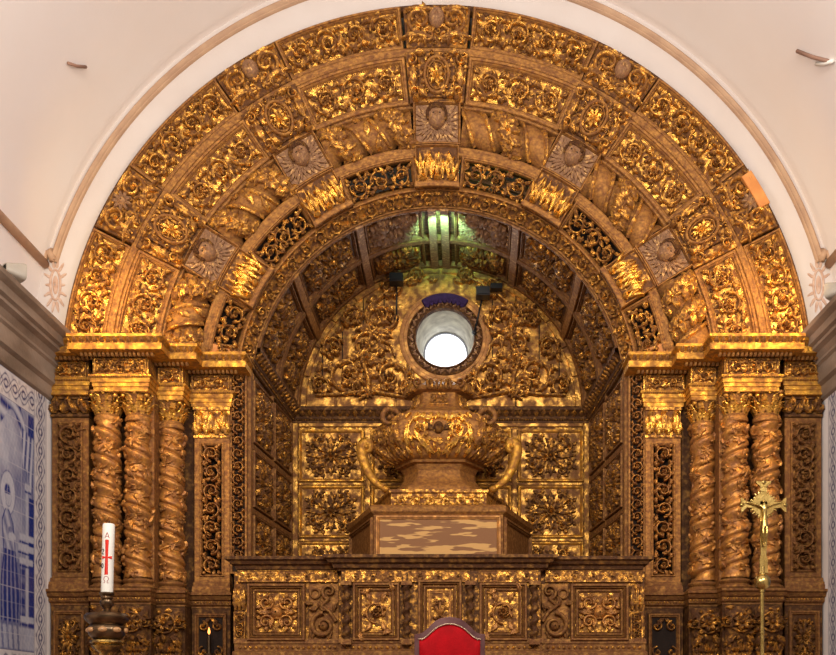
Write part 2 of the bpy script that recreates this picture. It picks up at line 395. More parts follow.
def mural(y,z):
    def put(b,mask,val): return b*(1-mask)+mask*val
    b=.34+.16*np.sin(3.1*z+4*y)*np.sin(5.3*y-2*z+1)+.08*np.sin(17*y)*np.sin(13*z+3*y)
    cl=ell(y,z,8.8,3.95,.55,.35,.6); b=put(b,cl,.10+.1*np.sin(20*y+9*z))
    b=put(b,band(z,2.0,3.0,.1)*.8,.62)
    # curtain: swag from upper left to a tail hanging on the right
    sw=band(z-(4.28-.55*(y-8.85)+.25*np.sin(2.2*(y-8.85)*PI)),-.16,.14,.02)*(y<9.42); b=put(b,sw,.35+.42*np.sin(40*(z+.6*y)+3*np.sin(6*y)))
    tl_=band(y,9.25+.03*np.sin(9*z),9.48)*band(z,3.62+.18*np.sin(14*(y-9.2)),4.15); b=put(b,tl_,.30+.42*np.sin(70*(y-9.2)+2.5*np.sin(4*z)))
    b=put(b,band(y,9.36,9.5)*band(z,4.1,4.34,.03),.75)
    # pillar, altar table with baluster, pedestal
    b=put(b,band(y,9.38,9.50)*band(z,2.3,3.55),.78)
    b=put(b,band(y,9.31,9.385)*band(z,2.35,3.66),.10); b=put(b,band(y,9.365,9.385)*band(z,2.35,3.66),.5)
    for zz,y0,y1 in ((3.60,9.29,9.44),(3.12,9.18,9.5),(3.02,9.15,9.5),(2.90,9.18,9.48),(2.36,9.20,9.5)):
        b=put(b,band(y,y0,y1)*band(z,zz,zz+.07),.08); b=put(b,band(y,y0,y1)*band(z,zz-.028,zz),.85)
    b=put(b,band(y,9.20,9.30)*band(z,2.42,2.86),.72+.15*np.sin(45*z))
    # robed woman with halo
    b=put(b,ell(y,z,8.95,3.50,.15,.20,.12),.02); h=band(np.hypot((y-8.95)/.15,(z-3.50)/.20),.93,1.04,.04); b=put(b,h,.5)
    w=np.interp(z,[2.35,2.6,2.95,3.1,3.25,3.36],[.22,.21,.13,.13,.12,.04]); cy=8.96+.03*np.sin(5*z)
    body=np.clip((w-np.abs(y-cy))/.015,0,1)*band(z,2.35,3.36)
    b=put(b,body,np.where(z>3.0,.30+.22*np.sin(50*(y+z*.6)),.72+.26*np.sin(60*(y-cy)/(.4+w*2)+3*np.sin(5*z))))
    b=put(b,body*band(np.abs(y-cy)-w+.03,0,.03,.01)*.8,.9)
    b=put(b,ell(y,z,8.96,3.46,.052,.075,.3),.10); b=put(b,ell(y,z,8.94,3.52,.065,.07,.3)*(z>3.49),.75); b=put(b,band(np.hypot((y-8.96)/.055,(z-3.46)/.08),.9,1.1,.05)*.7,.6)
    b=put(b,ell(y,z,9.03,3.12,.09,.045,.3),.06); b=put(b,ell(y,z,9.0,3.18,.05,.03,.3),.5)
    body=np.clip((.2-np.abs(y-8.4))/.03,0,1)*band(z,2.35,3.5); b=put(b,body,.5+.3*np.sin(40*y+6*z))
    b=put(b,band(z,2.1,2.33,.02),.16+.35*(np.sin(60*y+8*z)>.35)*(y<9.22))
    b=b+.05*np.sin(90*y+31*z)*np.sin(77*z-20*y)
    c=lerpc(np.clip(b*1.25+.04,0,1))
    g=np.maximum(band((y+.02)%.14,0,.009,.003),band(z%.14,0,.009,.003))[:,None]
    return c*(1-g*.6)+np.array((.55,.56,.62))*g*.6
def chain(along,across,w):
    # across in -1..1 : pale twisted chain with dark blue outlines
    s=np.sin(along*2*PI/.36)
    r1=np.abs(across-.45*s); r2=np.abs(across+.45*s)
    b=.62*np.exp(-((r1-.20)/.06)**2)+.62*np.exp(-((r2-.20)/.06)**2)+.55*np.exp(-((np.hypot(across*1.1,(along%.18-.09)/.09)-.32)/.1)**2)
    b+=.8*np.clip((np.abs(across)-.93)/.05,0,1)+.18
    b+=.2*(np.sin(along*45)*np.sin(across*7)>.5)
    return np.clip(b*1.15-.08,0,1)
GRW=np.array((.80,.77,.76)); GRB=np.array((.06,.06,.16))
def border_v(c0,c1): return lambda y,z: lerpc(chain(z,(y-(c0+c1)/2)/((c1-c0)/2),1),GRW,GRB)
def border_h(c0,c1): return lambda y,z: lerpc(chain(y,(z-(c0+c1)/2)/((c1-c0)/2),1),GRW,GRB)
tl=thing('tile_mural','blue and white tile mural of a haloed robed figure on the left wall','tile mural',(-WX+.004,9.0,2.0))
painted('picture_tiles',tl,7.9,9.50,2.1,4.34,-WX+.004,mural)
painted('border_tiles',tl,9.50,9.78,1.8,4.60,-WX+.005,border_v(9.50,9.78))
painted('border_tiles',tl,7.9,9.50,4.34,4.60,-WX+.005,border_h(4.34,4.60))
painted('border_tiles',tl,7.9,9.50,1.84,2.1,-WX+.005,border_h(1.84,2.1))
tl=thing('tile_mural','strip of pale chain-pattern border tiles on the right wall','tile mural',(WX-.004,9.0,2.0))
painted('border_tiles',tl,9.48,9.74,1.8,4.60,WX-.005,border_v(9.48,9.74))
painted('border_tiles',tl,7.9,9.48,4.34,4.60,WX-.005,border_h(4.34,4.60))
painted('picture_tiles',tl,7.9,9.48,2.1,4.34,WX-.004,mural)
# ------------------------------------------------------------------ the great arch, ring by ring
class Band:
    def __init__(s,ro,yo,ri,yi,zmin=5.16):
        s.ro,s.yo,s.ri,s.yi,s.zmin=ro,yo,ri,yi,zmin; s.rm=(ro+ri)/2; s.W=math.hypot(ro-ri,yo-yi)
    def S(s,u,v):
        t=v/s.W; r=s.ri+(s.ro-s.ri)*t; th=u/s.rm
        return np.stack([r*np.sin(th),s.yi+(s.yo-s.yi)*t,np.maximum(Z0+r*np.cos(th),s.zmin-1e-3*0)],-1)
    def U(s,deg): return math.radians(deg)*s.rm
    def P(s,deg,v):
        p=s.S(np.array([s.U(deg)]),np.array([v]))[0]; return tuple(p)
B1=Band(3.70,9.86,3.31,9.93); B2=Band(3.23,9.90,2.80,10.00); B4=Band(2.34,10.06,2.04,10.20); B5=Band(2.055,10.16,1.93,10.30)
RIBS=[-60.5,-31,0,31,60.5]; EDGE=84.
SECT=[(-EDGE,-66),(-55.2,-36.3),(-25.7,-5.6),(5.6,25.7),(36.3,55.2),(66,EDGE)]
SN=['lowest one on the left','halfway up on the left','just left of the top','just right of the top','halfway up on the right','lowest one on the right']
RN=['low on arch left','high on arch left','at the top of the arch','high on arch right','low on arch right']
def spec(S0): return lambda u,v: S0(u,v)
for i,(a,b) in enumerate(SECT):
    # outer band panels
    B=B1; u0,u1=B.U(a),B.U(b); W=B.W
    t=thing('outer_arch_panel','gilded leaf-scroll panel of outermost arch band, '+SN[i],'carved panel',B.P((a+b)/2,0),'panels of the outermost arch band')
    m=MB(); slab(m,u0,u1,0,W,-.16,0.); build('panel_board',m,M['ground'],t,B.S,smooth=False)
    m=MB(); frame(m,u0+.004,u1-.004,.004,W-.004,.05,.03); build('panel_frame',m,M['mould'],t,B.S,sharp=SH)
    m=MB(); rinceau(m,u0+.05,u1-.05,.05,W-.05,.055,10+i,ratio=1.05); build('scroll_carving',m,M['carve'],t,B.S); m=MB(); fill(m,u0+.05,u1-.05,.05,W-.05,.028,10+i,.062); build('leaf_filling',m,M['carve_dark'],t,B.S)
    B=B2; u0,u1=B.U(a),B.U(b); W=B.W
    t=thing('inner_arch_panel','wide rosette-and-scroll panel of second arch band, '+SN[i],'carved panel',B.P((a+b)/2,0),'panels of the second arch band')
    m=MB(); slab(m,u0,u1,0,W,-.12,0.); build('panel_board',m,M['ground'],t,B.S,smooth=False)
    m=MB(); frame(m,u0+.004,u1-.004,.004,W-.004,.062,.03); beads(m,(u0+.075,W-.072),(u1-.075,W-.072),.008); build('panel_frame',m,M['mould'],t,B.S,sharp=SH)
    m=MB(); rinceau(m,u0+.065,u1-.065,.065,W-.075,.05,30+i,ratio=.95); build('scroll_carving',m,M['carve'],t,B.S); m=MB(); fill(m,u0+.07,u1-.07,.07,W-.09,.026,30+i,.06); build('leaf_filling',m,M['carve_dark'],t,B.S)
    L=u1-u0; nf=max(2,int(round((L-.16)/(W-.17)*.95)))
    for k in range(nf):
        m=MB(); cx=u0+.08+(L-.16)*(k+.5)/nf; rosette(m,cx,W/2-.005,.055,8,.065); boss(m,cx,W/2-.005,.022,.075,10)
        build('rosette',m,M['column'],t,B.S)
    # twisted rope moulding (a fat torus, bulging lobes with leaves)
    r0,Yc=2.60,10.10; nl=max(3,int(round(math.radians(b-a)*r0/.36)))
    def ST(u,v,a=a,b=b,nl=nl):
        q=u/(math.radians(b-a)*r0); ph=nl*q*PI+v*.9
        f=np.sqrt(np.abs(np.sin(ph))+1e-4); rho=.105+.085*f
        th=math.radians(a)+u/r0; r=r0+rho*np.sin(v)
        return np.stack([r*np.sin(th),Yc-rho*np.cos(v),np.maximum(Z0+r*np.cos(th),5.16)],-1)
    L=math.radians(b-a)*r0
    t=thing('rope_moulding','thick twisted leafy rope moulding, '+SN[i],'rope moulding',(r0*math.sin(math.radians((a+b)/2)),Yc,Z0+r0*math.cos(math.radians((a+b)/2))),'twisted rope mouldings of the arch')
    m=MB(); U,V=np.meshgrid(np.linspace(0,L,nl*16+1),np.linspace(-1.55,1.75,20),indexing='ij')
    m.grid(ST(U.ravel(),V.ravel()).reshape(U.shape+(3,))); build('rope',m,M['mould'],t)
    m=MB(); r=random.Random(50+i)
    for k in range(nl):
        if k%2==(0 if a<0 else 1) or i in(0,5) and k==0: 
            for v_ in (-1.1,-.55,0,.55,1.1):
                uu=L*((k+.5)-v_*.9/PI)/nl
                if not .04<uu<L-.04: continue
                for e in (-1,1): leaf(m,uu-.01,v_*.18,PI/2-.35+e*1.0,.13,.038,e*.7,.035,3,9); leaf(m,uu+.0,v_*.18,-PI/2-.35+e*.7,.10,.03,e*.7,.03,2,8)
                boss(m,uu,v_*.18,.022,.045)
        else:
            vv=np.linspace(-1.2,1.3,14); 
            for e in (-.33,.33): ridge(m,np.stack([np.clip(L*((k+.5+e)-vv*.9/PI)/nl,0,L),vv*.18],1),.016,.03)
            if k%4==1:
                for v_ in (-.9,0,.9): leaf(m,np.clip(L*((k+.5)-v_*.9/PI)/nl,.05,L-.05),v_*.18-.06,PI/2-.2,.16,.035,.1,.02,3,9)
    build('leaf_carving',m,M['carve'],t,lambda u,v,ST=ST: ST(u,v/.18))
    # openwork panel
    B=B4; u0,u1=B.U(a if abs(a)<80 else math.copysign(83,a)),B.U(b if abs(b)<80 else 83); u0=B.U(a)+(.02 if i else 0); W=B.W
    t=thing('openwork_panel','pierced scroll-work panel of innermost arch band, '+SN[i],'openwork panel',B.P((a+b)/2,0),'pierced panels of the arch')
    m=MB(); frame(m,u0,u1,0,W,.05,.03,base=0.); mould(m,u0,u1,0,W,[(0,-.10),(0,0)]); mould(m,u0,u1,0,W,[(.05,0),(.05,-.10)])
    e0=u0+.03; build('panel_frame',m,M['mould'],t,B.S,sharp=SH)
    if i in (0,5):
        m=MB(); q0=(B.U(-84),B.U(-79)) if i==0 else (B.U(79),B.U(84)); slab(m,q0[0],q0[1],0,W,-.02,.02); build('foot_block',m,M['orange'],t,B.S,smooth=False)
    m=MB(); rinceau(m,u0+.045,u1-.045,.045,W-.045,.05,70+i,ratio=1.1); fill(m,u0+.05,u1-.05,.05,W-.05,.03,70+i,.075); build('pierced_carving',m,M['carve'],t,lambda u,v,B=B:B.S(u,v))
    if i in (2,3): continue
    m=MB(); plate(m,u0,u1,0,W,-.11); build('backing',m,M['shade_and_marks'],t,B.S,smooth=False)  # near-black sheet stands in for the shade behind the openwork
# fillets between the bands
def ringthing(name,label,cat,r,Y,w,h,mat,nbead=0,amax=EDGE,bead_r=.012,prof=PR):
    S=lambda u,v: np.stack([(r+v)*np.sin(u/r),np.full_like(u,Y),np.maximum(Z0+(r+v)*np.cos(u/r),5.15)],-1)
    t=thing(name,label,cat,(0,Y,Z0+r)); m=MB(); tt=np.linspace(-math.radians(amax),math.radians(amax),110)*r
    ridge(m,np.stack([tt,tt*0],1),w,h,prof=prof); build('moulding',m,mat,t,S)
    if nbead:
        m=MB()
        for k in range(nbead): boss(m,tt[0]+(tt[-1]-tt[0])*(k+.5)/nbead,0,bead_r,h+bead_r*.8,6)
        build('beading',m,M['mould_bright'],t,S)
    return t
PF=np.array([(-1,-1.2),(-1,.5),(-.6,.8),(-.2,.5),(.1,.9),(.6,1),(1,.4),(1,-1.2)])
ringthing('arch_moulding','narrow bright gilt moulding between the two outer arch bands','arch moulding',3.272,9.92,.04,.045,M['mould'],0,prof=PF)
ringthing('arch_moulding','dark beaded moulding edging the arch against the white wall','arch moulding',3.698,9.92,.026,.05,M['wood_dark'],0,prof=PF,bead_r=.02)
ringthing('arch_moulding','thin worn moulding outside the twisted rope ring','arch moulding',2.805,10.04,.03,.06,M['mould'],0,prof=PF)
ringthing('arch_moulding','smooth gold fillet inside the twisted rope ring','arch moulding',2.37,10.08,.05,.06,M['mould'],0,prof=PF)
# recess behind the rope ring
S=lambda u,v: np.stack([(2.6+v)*np.sin(u/2.6),np.full_like(u,10.22),np.maximum(Z0+(2.6+v)*np.cos(u/2.6),5.1)],-1)
t=thing('arch_backing','dark curved boards behind the twisted rope ring','backing boards',(0,10.24,Z0+2.6)); m=MB(); slab(m,-1.45*2.6,1.45*2.6,-.24,.24,-.05,0,.1); build('board',m,M['wood_dark'],t,S,smooth=False)
# innermost carved ring, edge of the niche
t=thing('niche_ring','narrow carved leaf ring framing the mouth of the niche vault','carved ring',(0,10.2,Z0+1.98)); B=B5
m=MB(); slab(m,B.U(-80.5),B.U(80.5),0,B.W,-.10,0,.08); build('ring_board',m,M['ground_dark'],t,B.S,smooth=False)
m=MB()
for v_ in (.008,B.W-.01): 
    tt=np.linspace(B.U(-80.5),B.U(80.5),120); ridge(m,np.stack([tt,tt*0+v_],1),.011,.03)
build('edge_moulding',m,M['mould'],t,B.S)
m=MB(); rinceau(m,B.U(-80),B.U(80),.015,B.W-.015,.035,5,ratio=.8); build('scroll_carving',m,M['carve'],t,B.S)

# ---- ribs: crest, medallion, winged head
def headmesh(cx,cy,r,h0=0.):
    """front of a child's head in u,v,h"""
    a=np.linspace(0,2*PI,25)[:-1]; b=np.linspace(0,PI*.62,15)
    P=[]
    for t in b:
        row=[]
        for q in a:
            x=math.sin(t)*math.cos(q); y=math.sin(t)*math.sin(q); z=math.cos(t)
            wx=x*(.90-.04*(y<0)*(-y)); wy=y*1.08; wz=z*.95
            d=0
            d+=.26*math.exp(-(x/.11)**2-((y+.10)/.13)**2)+.12*math.exp(-(x/.09)**2-((y-.08)/.16)**2)      # nose
            for e in (-1,1):
                d-=.13*math.exp(-((x-e*.30)/.15)**2-((y-.10)/.09)**2)      # sockets
                d+=.07*math.exp(-((x-e*.30)/.08)**2-((y-.09)/.045)**2)     # lids
                d+=.10*math.exp(-((x-e*.30)/.2)**2-((y-.27)/.06)**2)       # brows
                d+=.09*math.exp(-((x-e*.42)/.18)**2-((y+.28)/.17)**2)      # cheeks
            d+=.09*math.exp(-(x/.17)**2-((y+.40)/.045)**2)+.09*math.exp(-(x/.14)**2-((y+.50)/.045)**2)-.10*math.exp(-(x/.2)**2-((y+.45)/.02)**2)
            d+=.12*math.exp(-(x/.18)**2-((y+.74)/.13)**2)                  # chin
            row.append((cx+wx*r,cy+wy*r,h0+(wz+1.7*d)*r))
        P.append(row)
    m=MB(); m.grid(np.array(P),cv=True); return m
def curls(m,cx,cy,r,rr):
    for k in range(17):
        a=PI*(-.12+1.24*k/16); m.join(_sph(cx+.86*r*math.cos(a),cy+.12*r+.92*r*math.sin(a),.85*r,.21*r*(.85+.3*rr.random())))
    for k in range(11):
        a=PI*(.08+.84*k/10); m.join(_sph(cx+.60*r*math.cos(a),cy+.30*r+.58*r*math.sin(a),1.15*r,.19*r*(.85+.3*rr.random())))
    for k in range(5): m.join(_sph(cx+(-.3+.15*k)*r,cy+.62*r,1.35*r,.15*r))
def _sph(x,y,z,r):
    m=MB(); sphere(m,(x,y,z),r,8,5); return m
def wing(m,sx,cx,cy,sw,sh):
    # three tiers of long feathers spreading from below the chin to the edges of the block
    r=random.Random(int(sw*1e4)+sx); n=10; oy=cy+sh*.50
    for row,q in enumerate((1.,.74,.5)):
        for k in range(n-row):
            an=-PI/2+sx*(-.10+2.75*(k+.5*(row%2))/n)+r.uniform(-.05,.05); x0=cx+sx*sw*.12
            ca,sa=math.cos(an),math.sin(an)
            l=min(sw*.84/max(abs(ca),1e-3),(oy-cy if sa<0 else cy+sh-oy)/max(abs(sa),1e-3))*q*r.uniform(.94,1.)
            leaf(m,x0,oy,an,l,.017+.05*l,-sx*.10,.030,1,9,base=.013*row)
for i,dg in enumerate(RIBS):
    rr=random.Random(200+i)
    # crest block on the outer band
    B=Band(3.685,9.84,3.29,9.86); c=B.U(dg); hw=math.radians(5.3)*B.rm*.98; W=B.W
    t=thing('crest_block','outer rib block with boss between two scrolls, '+RN[i],'carved block',B.P(dg,0),'crest blocks of the outermost arch band')
    m=MB(); slab(m,c-hw,c+hw,0,W,-.2,0.); build('block',m,M['ground_dark'],t,B.S,smooth=False)
    m=MB(); fill(m,c-hw+.03,c+hw-.03,.02,W-.02,.03,i,.07)
    for s in (-1,1):
        p=spiral_pts(c+s*hw*.52,W*.60,.125,.03,-PI/2,s*2*PI*1.3,30); ridge(m,p,np.linspace(.024,.014,30),.055); boss(m,c+s*hw*.52,W*.60,.03,.06)
        p=spiral_pts(c+s*hw*.25,W*.24,.07,.02,PI/2,-s*2*PI*1.1,22); ridge(m,p,.014,.045)
        for k in range(4): leaf(m,c+s*hw*(.30+.16*k),W*(.22+.03*k),PI/2-s*(.9-.3*k)+PI*(k%2),.10,.025,s*.8,.045,2,8)
        leaf(m,c+s*.02,W*.15,PI/2-s*1.2,hw*1.1,.03,-s*.7,.05,3)
        leaf(m,c+s*hw*.9,W*.1,PI/2,W*.5,.02,s*.3,.03,3)
        leaf(m,c+s*.03,W*.86,PI/2-s*1.45,hw*.85,.025,-s*.2,.05,3)
    build('scroll_carving',m,M['carve'],t,B.S)
    hd=headmesh(c,W*.66,.088,.02) if i in (1,2,3) else None
    m=MB()
    if hd: m.join(hd)
    else: rosette(m,c,W*.66,.10,9,.06); boss(m,c,W*.66,.05,.075,12)
    if i==4: mo=MB(); slab(mo,c-hw*.75,c+hw*.35,W*.72,W*1.0,.02,.075); build('bare_wood_patch',mo,M['orange'],t,B.S,smooth=False)['label']='bare orange wood patch'
    build('head_boss' if hd else 'flower_boss',m,M['grey_wood'],t,B.S)
    # medallion block on the second band
    B=Band(3.25,9.86,2.79,9.93); c=B.U(dg); hw=math.radians(5.5)*B.rm; W=B.W
    t=thing('medallion_block','rib block with oval medallion between leafy consoles, '+RN[i],'carved block',B.P(dg,0),'medallion blocks of the second arch band')
    m=MB(); slab(m,c-hw,c+hw,0,W,-.2,0.); slab(m,c-hw*.62,c+hw*.62,.03,W-.02,-.01,.035); build('block',m,M['ground_dark'],t,B.S,smooth=False)
    m=MB(); ring(m,c,W*.48,.118,.018,.055,30,1.38,base=.035); ring(m,c,W*.48,.090,.009,.04,26,1.42,base=.035); build('medallion_rim',m,M['mould'],t,B.S)
    m=MB()
    for k in range(8):
        a=2*PI*k/8; leaf(m,c+.012*math.cos(a),W*.48+.012*math.sin(a),a,.06+.045*abs(math.sin(a)),.020,.5,.055,2,7,.035)
    boss(m,c,W*.48,.028,.07,base=.035); build('medallion_flower',m,M['carve_gold'],t,B.S)
    m=MB(); fill(m,c-hw+.02,c+hw-.02,.02,W-.02,.03,i+9,.065); fm=MB(); fill(fm,c-hw*.6,c+hw*.6,.03,W-.02,.03,i+19,.055); m.join(fm,lambda v: v+np.array((0,0,.033))); build('ground_carving',m,M['carve'],t,B.S)
    for s in (-1,1):
        m=MB()
        for v0,r0,sg in ((.80,.05,1),(.18,.055,-1)):
            p=spiral_pts(c+s*hw*.80,W*v0,r0,.014,PI/2*sg,s*sg*2*PI*1.1,22); ridge(m,p,.013,.06)
            boss(m,c+s*hw*.80,W*v0,.022,.07)
        leaf(m,c+s*hw*.82,W*.30,PI/2,W*.45,.045,s*.2,.05,4)
        leaf(m,c+s*hw*.35,W*.90,PI/2-s*1.3,.12,.03,-s*.8,.05,2,8,.03); leaf(m,c+s*hw*.35,W*.07,-PI/2+s*1.9,.12,.03,s*.8,.05,2,8,.03)
        boss(m,c+s*hw*.75,W*.07,.042,.07)
        build('console_carving',m,M['carve'],t,B.S)
    # winged head block
    B=Band(2.80,9.95,2.02,10.08); c=B.U(dg); hw=.236; W=B.W; vm=W*.50
    t=thing('cherub_block','rib block with winged child head over acanthus leaves, '+RN[i],'cherub relief',B.P(dg,0),'winged head blocks of the arch ribs')
    S_=(lambda u,v,B=B,c=c: B.S(c+(u-c)*(B.rm/(B.ri+(B.ro-B.ri)*v/B.W)),v))
    m=MB(); slab(m,c-hw,c+hw,vm,W,-.20,0.); build('head_block',m,M['grey_wood'],t,S_,smooth=False); m=MB(); slab(m,c-hw*.93,c+hw*.93,0,vm,-.20,0.); build('leaf_block',m,M['ground_dark'],t,S_,smooth=False)
    m=MB(); frame(m,c-hw,c+hw,vm+.004,W,.028,.03); frame(m,c-hw*.93,c+hw*.93,.045,vm,.022,.028); slab(m,c-hw*.96,c+hw*.96,0,.045,-.01,.045); build('block_frame',m,M['mould'],t,S_,sharp=SH)
    hv=vm+(W-vm)*.60
    hd_=build('head',headmesh(c,hv,.104,.055),M['grey_wood'],t,S_)
    for s in (-1,1):
        m=MB(); boss(m,c+s*.031,hv+.010,.0125,.008,8,base=.135,el=.6); build('eye',m,M['shade_and_marks'],hd_,S_)
    m=MB(); boss(m,c,hv-.047,.021,.010,10,base=.142,el=.28); build('mouth',m,M['wood_dark'],hd_,S_)
    m=MB(); curls(m,c,hv,.104,rr); build('hair',m,M['wood_dark'],hd_,S_)
    for s in (-1,1):
        m=MB(); wing(m,s,c,vm+.035,hw*.93,(W-vm)-.06); build('wing',m,M['grey_wood'],t,S_)
    m=MB()
    for k in range(7):
        x=c+(k-3)*hw*.24; leaf(m,x,.08,PI/2+.03*(k-3),vm-.145,.026,rr.uniform(-.3,.3),.05,4,14); 
        for e in (-1,1): leaf(m,x+e*.008,.09+rr.random()*.05,PI/2-e*.22,vm*.4,.016,e*-.4,.065,2,8)
    for k in range(3): boss(m,c+(k-1)*hw*.6,.085,.036,.07)
    build('acanthus_leaves',m,M['carve_gold'],t,S_)

# ------------------------------------------------------------------ niche vault
YF,YB=10.30,12.00; RF,RB=1.945,1.72; ZF,ZB=4.80,5.16; ZCF,ZCB=5.29,5.16
AF=math.acos((ZCF-ZF)/RF); LV=math.hypot(YB-YF,RF-RB)
def SV(u,v):      # u = angle * 1.83 seen from inside, v depth from front 0..LV ; normal faces inwards
    k=v/LV; q=u/1.83/(PI/2); th=q*(AF*(1-k)+PI/2*k)*1.0
    R=RF*(1-k)+RB*k; zc=ZF*(1-k)+ZB*k
    return np.stack([R*np.sin(th),YF+(YB-YF)*k,zc+R*np.cos(th)],-1)
SVi=lambda u,v: SV(u,v)
UM=PI/2*1.83
t=thing('niche_vault','coffered barrel vault of boards and plain ribs over the niche','vault',(0,YF,6.7))
m=MB(); plate(m,-UM,UM,0,LV,-.02); mould(m,-UM,UM,0,LV,[(0,-.02),(0,-.10)]); plate(m,-UM,UM,0,LV,-.10); 
def flipn(mb_):   # mirror u so that u x v points into the niche
    return mb_
def SVin(u,v): return SV(-u,v)
build('vault_boards',m,M['wood_dark'],t,SVin,smooth=True,sharp=SH)
VRB=[-60,-30,0,30,60]
du=lambda d: math.radians(d)*1.83*(PI/2)/ (PI/2)
for k,d in enumerate(VRB):
    m=MB(); w=.05
    if d==0:
        for e in (-.075,.075): slab(m,e-.05,e+.05,.0,LV,-.02,.055,.15)
    else: slab(m,du(-d)-w,du(-d)+w,0,LV,-.02,.055,.15)
    build('rib',m,M['mould'] if abs(d)>30 else M['grey_wood'],t,SVin,smooth=False)
VM=LV*.50
m=MB(); slab(m,-UM,UM,VM-.05,VM+.05,-.02,.045,.1); slab(m,-UM,UM,0,.04,-.02,.045,.1); slab(m,-UM,UM,LV-.10,LV-.02,-.02,.045,.1); build('cross_rib',m,M['wood'],t,SVin,smooth=False)
CE=[(-89,-62),(-58,-32),(-28,-5.8),(5.8,28),(32,58),(62,89)]
CN=['beside the left cornice','halfway up on the left','just left of the centre rib','just right of the centre rib','halfway up on the right','beside the right cornice']
for j,(v0,v1) in enumerate(((.05,VM-.06),(VM+.06,LV-.11))):
    for i,(a,b) in enumerate(CE):
        u0,u1=du(-b),du(-a)
        p=SVin(np.array([(u0+u1)/2]),np.array([(v0+v1)/2]))[0]
        t=thing('coffer_panel',('carved coffer in the front row of the niche vault, ','carved coffer in the back row of the niche vault, ')[j]+CN[i],'coffer panel',tuple(p),'coffers of the niche vault')
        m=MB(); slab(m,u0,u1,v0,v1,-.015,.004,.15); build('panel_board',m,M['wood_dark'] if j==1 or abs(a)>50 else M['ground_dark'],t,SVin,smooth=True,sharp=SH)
        m=MB(); frame(m,u0,u1,v0,v1,.045,.03,.12,base=.004); build('panel_frame',m,M['wood'],t,SVin,sharp=SH)
        m=MB(); acanthus_star(m,u0+.05,u1-.05,v0+.05,v1-.05,.05,i)
        build('acanthus_carving',m,M['carve_dark'] if abs(a+b)>60 or j else M['grey_wood'],t,SVin)

t=thing('slanting_plank','pale plank glimpsed behind the pierced panel right of the top','plank',(.75,10.33,6.95))
m=MB(); p=np.array([(.30,6.93),(.95,6.72)]); 
v=[(x_,y_,z_+dz) for x_,z_ in ((.25,7.14),(1.0,6.93)) for y_ in (10.40,10.44) for dz in (-.05,.05)]
m.add(v,[(0,1,3,2),(4,6,7,5),(0,4,5,1),(2,3,7,6),(0,2,6,4),(1,5,7,3)]); build('plank',m,M['grey_wood'],t,smooth=False)
t=thing('slanting_plank','short pale plank glimpsed behind the pierced panel left of the top','plank',(-.75,10.33,6.95))
m=MB(); v=[(x_,y_,z_+dz) for x_,z_ in ((-.95,6.93),(-.45,7.06)) for y_ in (10.40,10.44) for dz in (-.03,.03)]
m.add(v,[(0,1,3,2),(4,6,7,5),(0,4,5,1),(2,3,7,6),(0,2,6,4),(1,5,7,3)]); build('plank',m,M['grey_wood'],t,smooth=False)
# ------------------------------------------------------------------ lunette with the round window
YL=12.0; LZ=5.16; OX,OZ=.05,5.995
t=thing('lunette_panel','half-round gilded board wall with large scrolling acanthus around the round window','carved lunette',(0,YL,LZ))
SL=flat(0,0,YL)
def hole_plate(m,r0,y,n=72,R=1.75):
    P=[]
    for k in range(n):
        a=2*PI*k/n; dx,dz=math.cos(a),math.sin(a)
        # distance from window centre to the half circle outline
        ox,oz=OX,OZ-LZ; b=ox*dx+oz*dz; tt=-b+math.sqrt(b*b-(ox*ox+oz*oz-R*R))
        if dz<-1e-6: tt=min(tt,(oz+.06)/-dz)
        P.append([(OX+r*dx,OZ+r*dz,y) for r in np.linspace(r0,tt,5)])
    m.grid(np.array(P),cu=True)
m=MB(); hole_plate(m,.47,0.); build('lunette_boards',m,M['pale'],t,SL,smooth=False)
for x in (-1.42,-1.18,-.93,-.68,.62,.90,1.18,1.42):     # board joints
    m=MB(); h=math.sqrt(max(.01,1.7**2-x*x)); box(m,x-.006,x+.006,YL-.005,YL+.001,LZ,LZ+h-.02); build('board_joint',m,M['shade_and_marks'],t,smooth=False)
for k in range(9):
    x=-1.62+.36*k; m=MB()
    if abs(x+.18)>.25: slab(m,x+.01,x+.35,LZ+.0,LZ+.13,-.005,.02); build('base_board',m,M['pale'],t,SL,smooth=False)
S=lambda u,v: np.stack([(1.66+v)*np.sin(u/1.66),np.full_like(u,YL-.002),LZ+(1.66+v)*np.cos(u/1.66)],-1)
m=MB(); 
for k in range(14):
    a0=-PI/2+PI*k/14; slab(m,(a0+.008)*1.66,(a0+PI/14-.008)*1.66,-.045,.09,-.005,.03)
build('border_board',m,M['pale'],t,S,smooth=False)
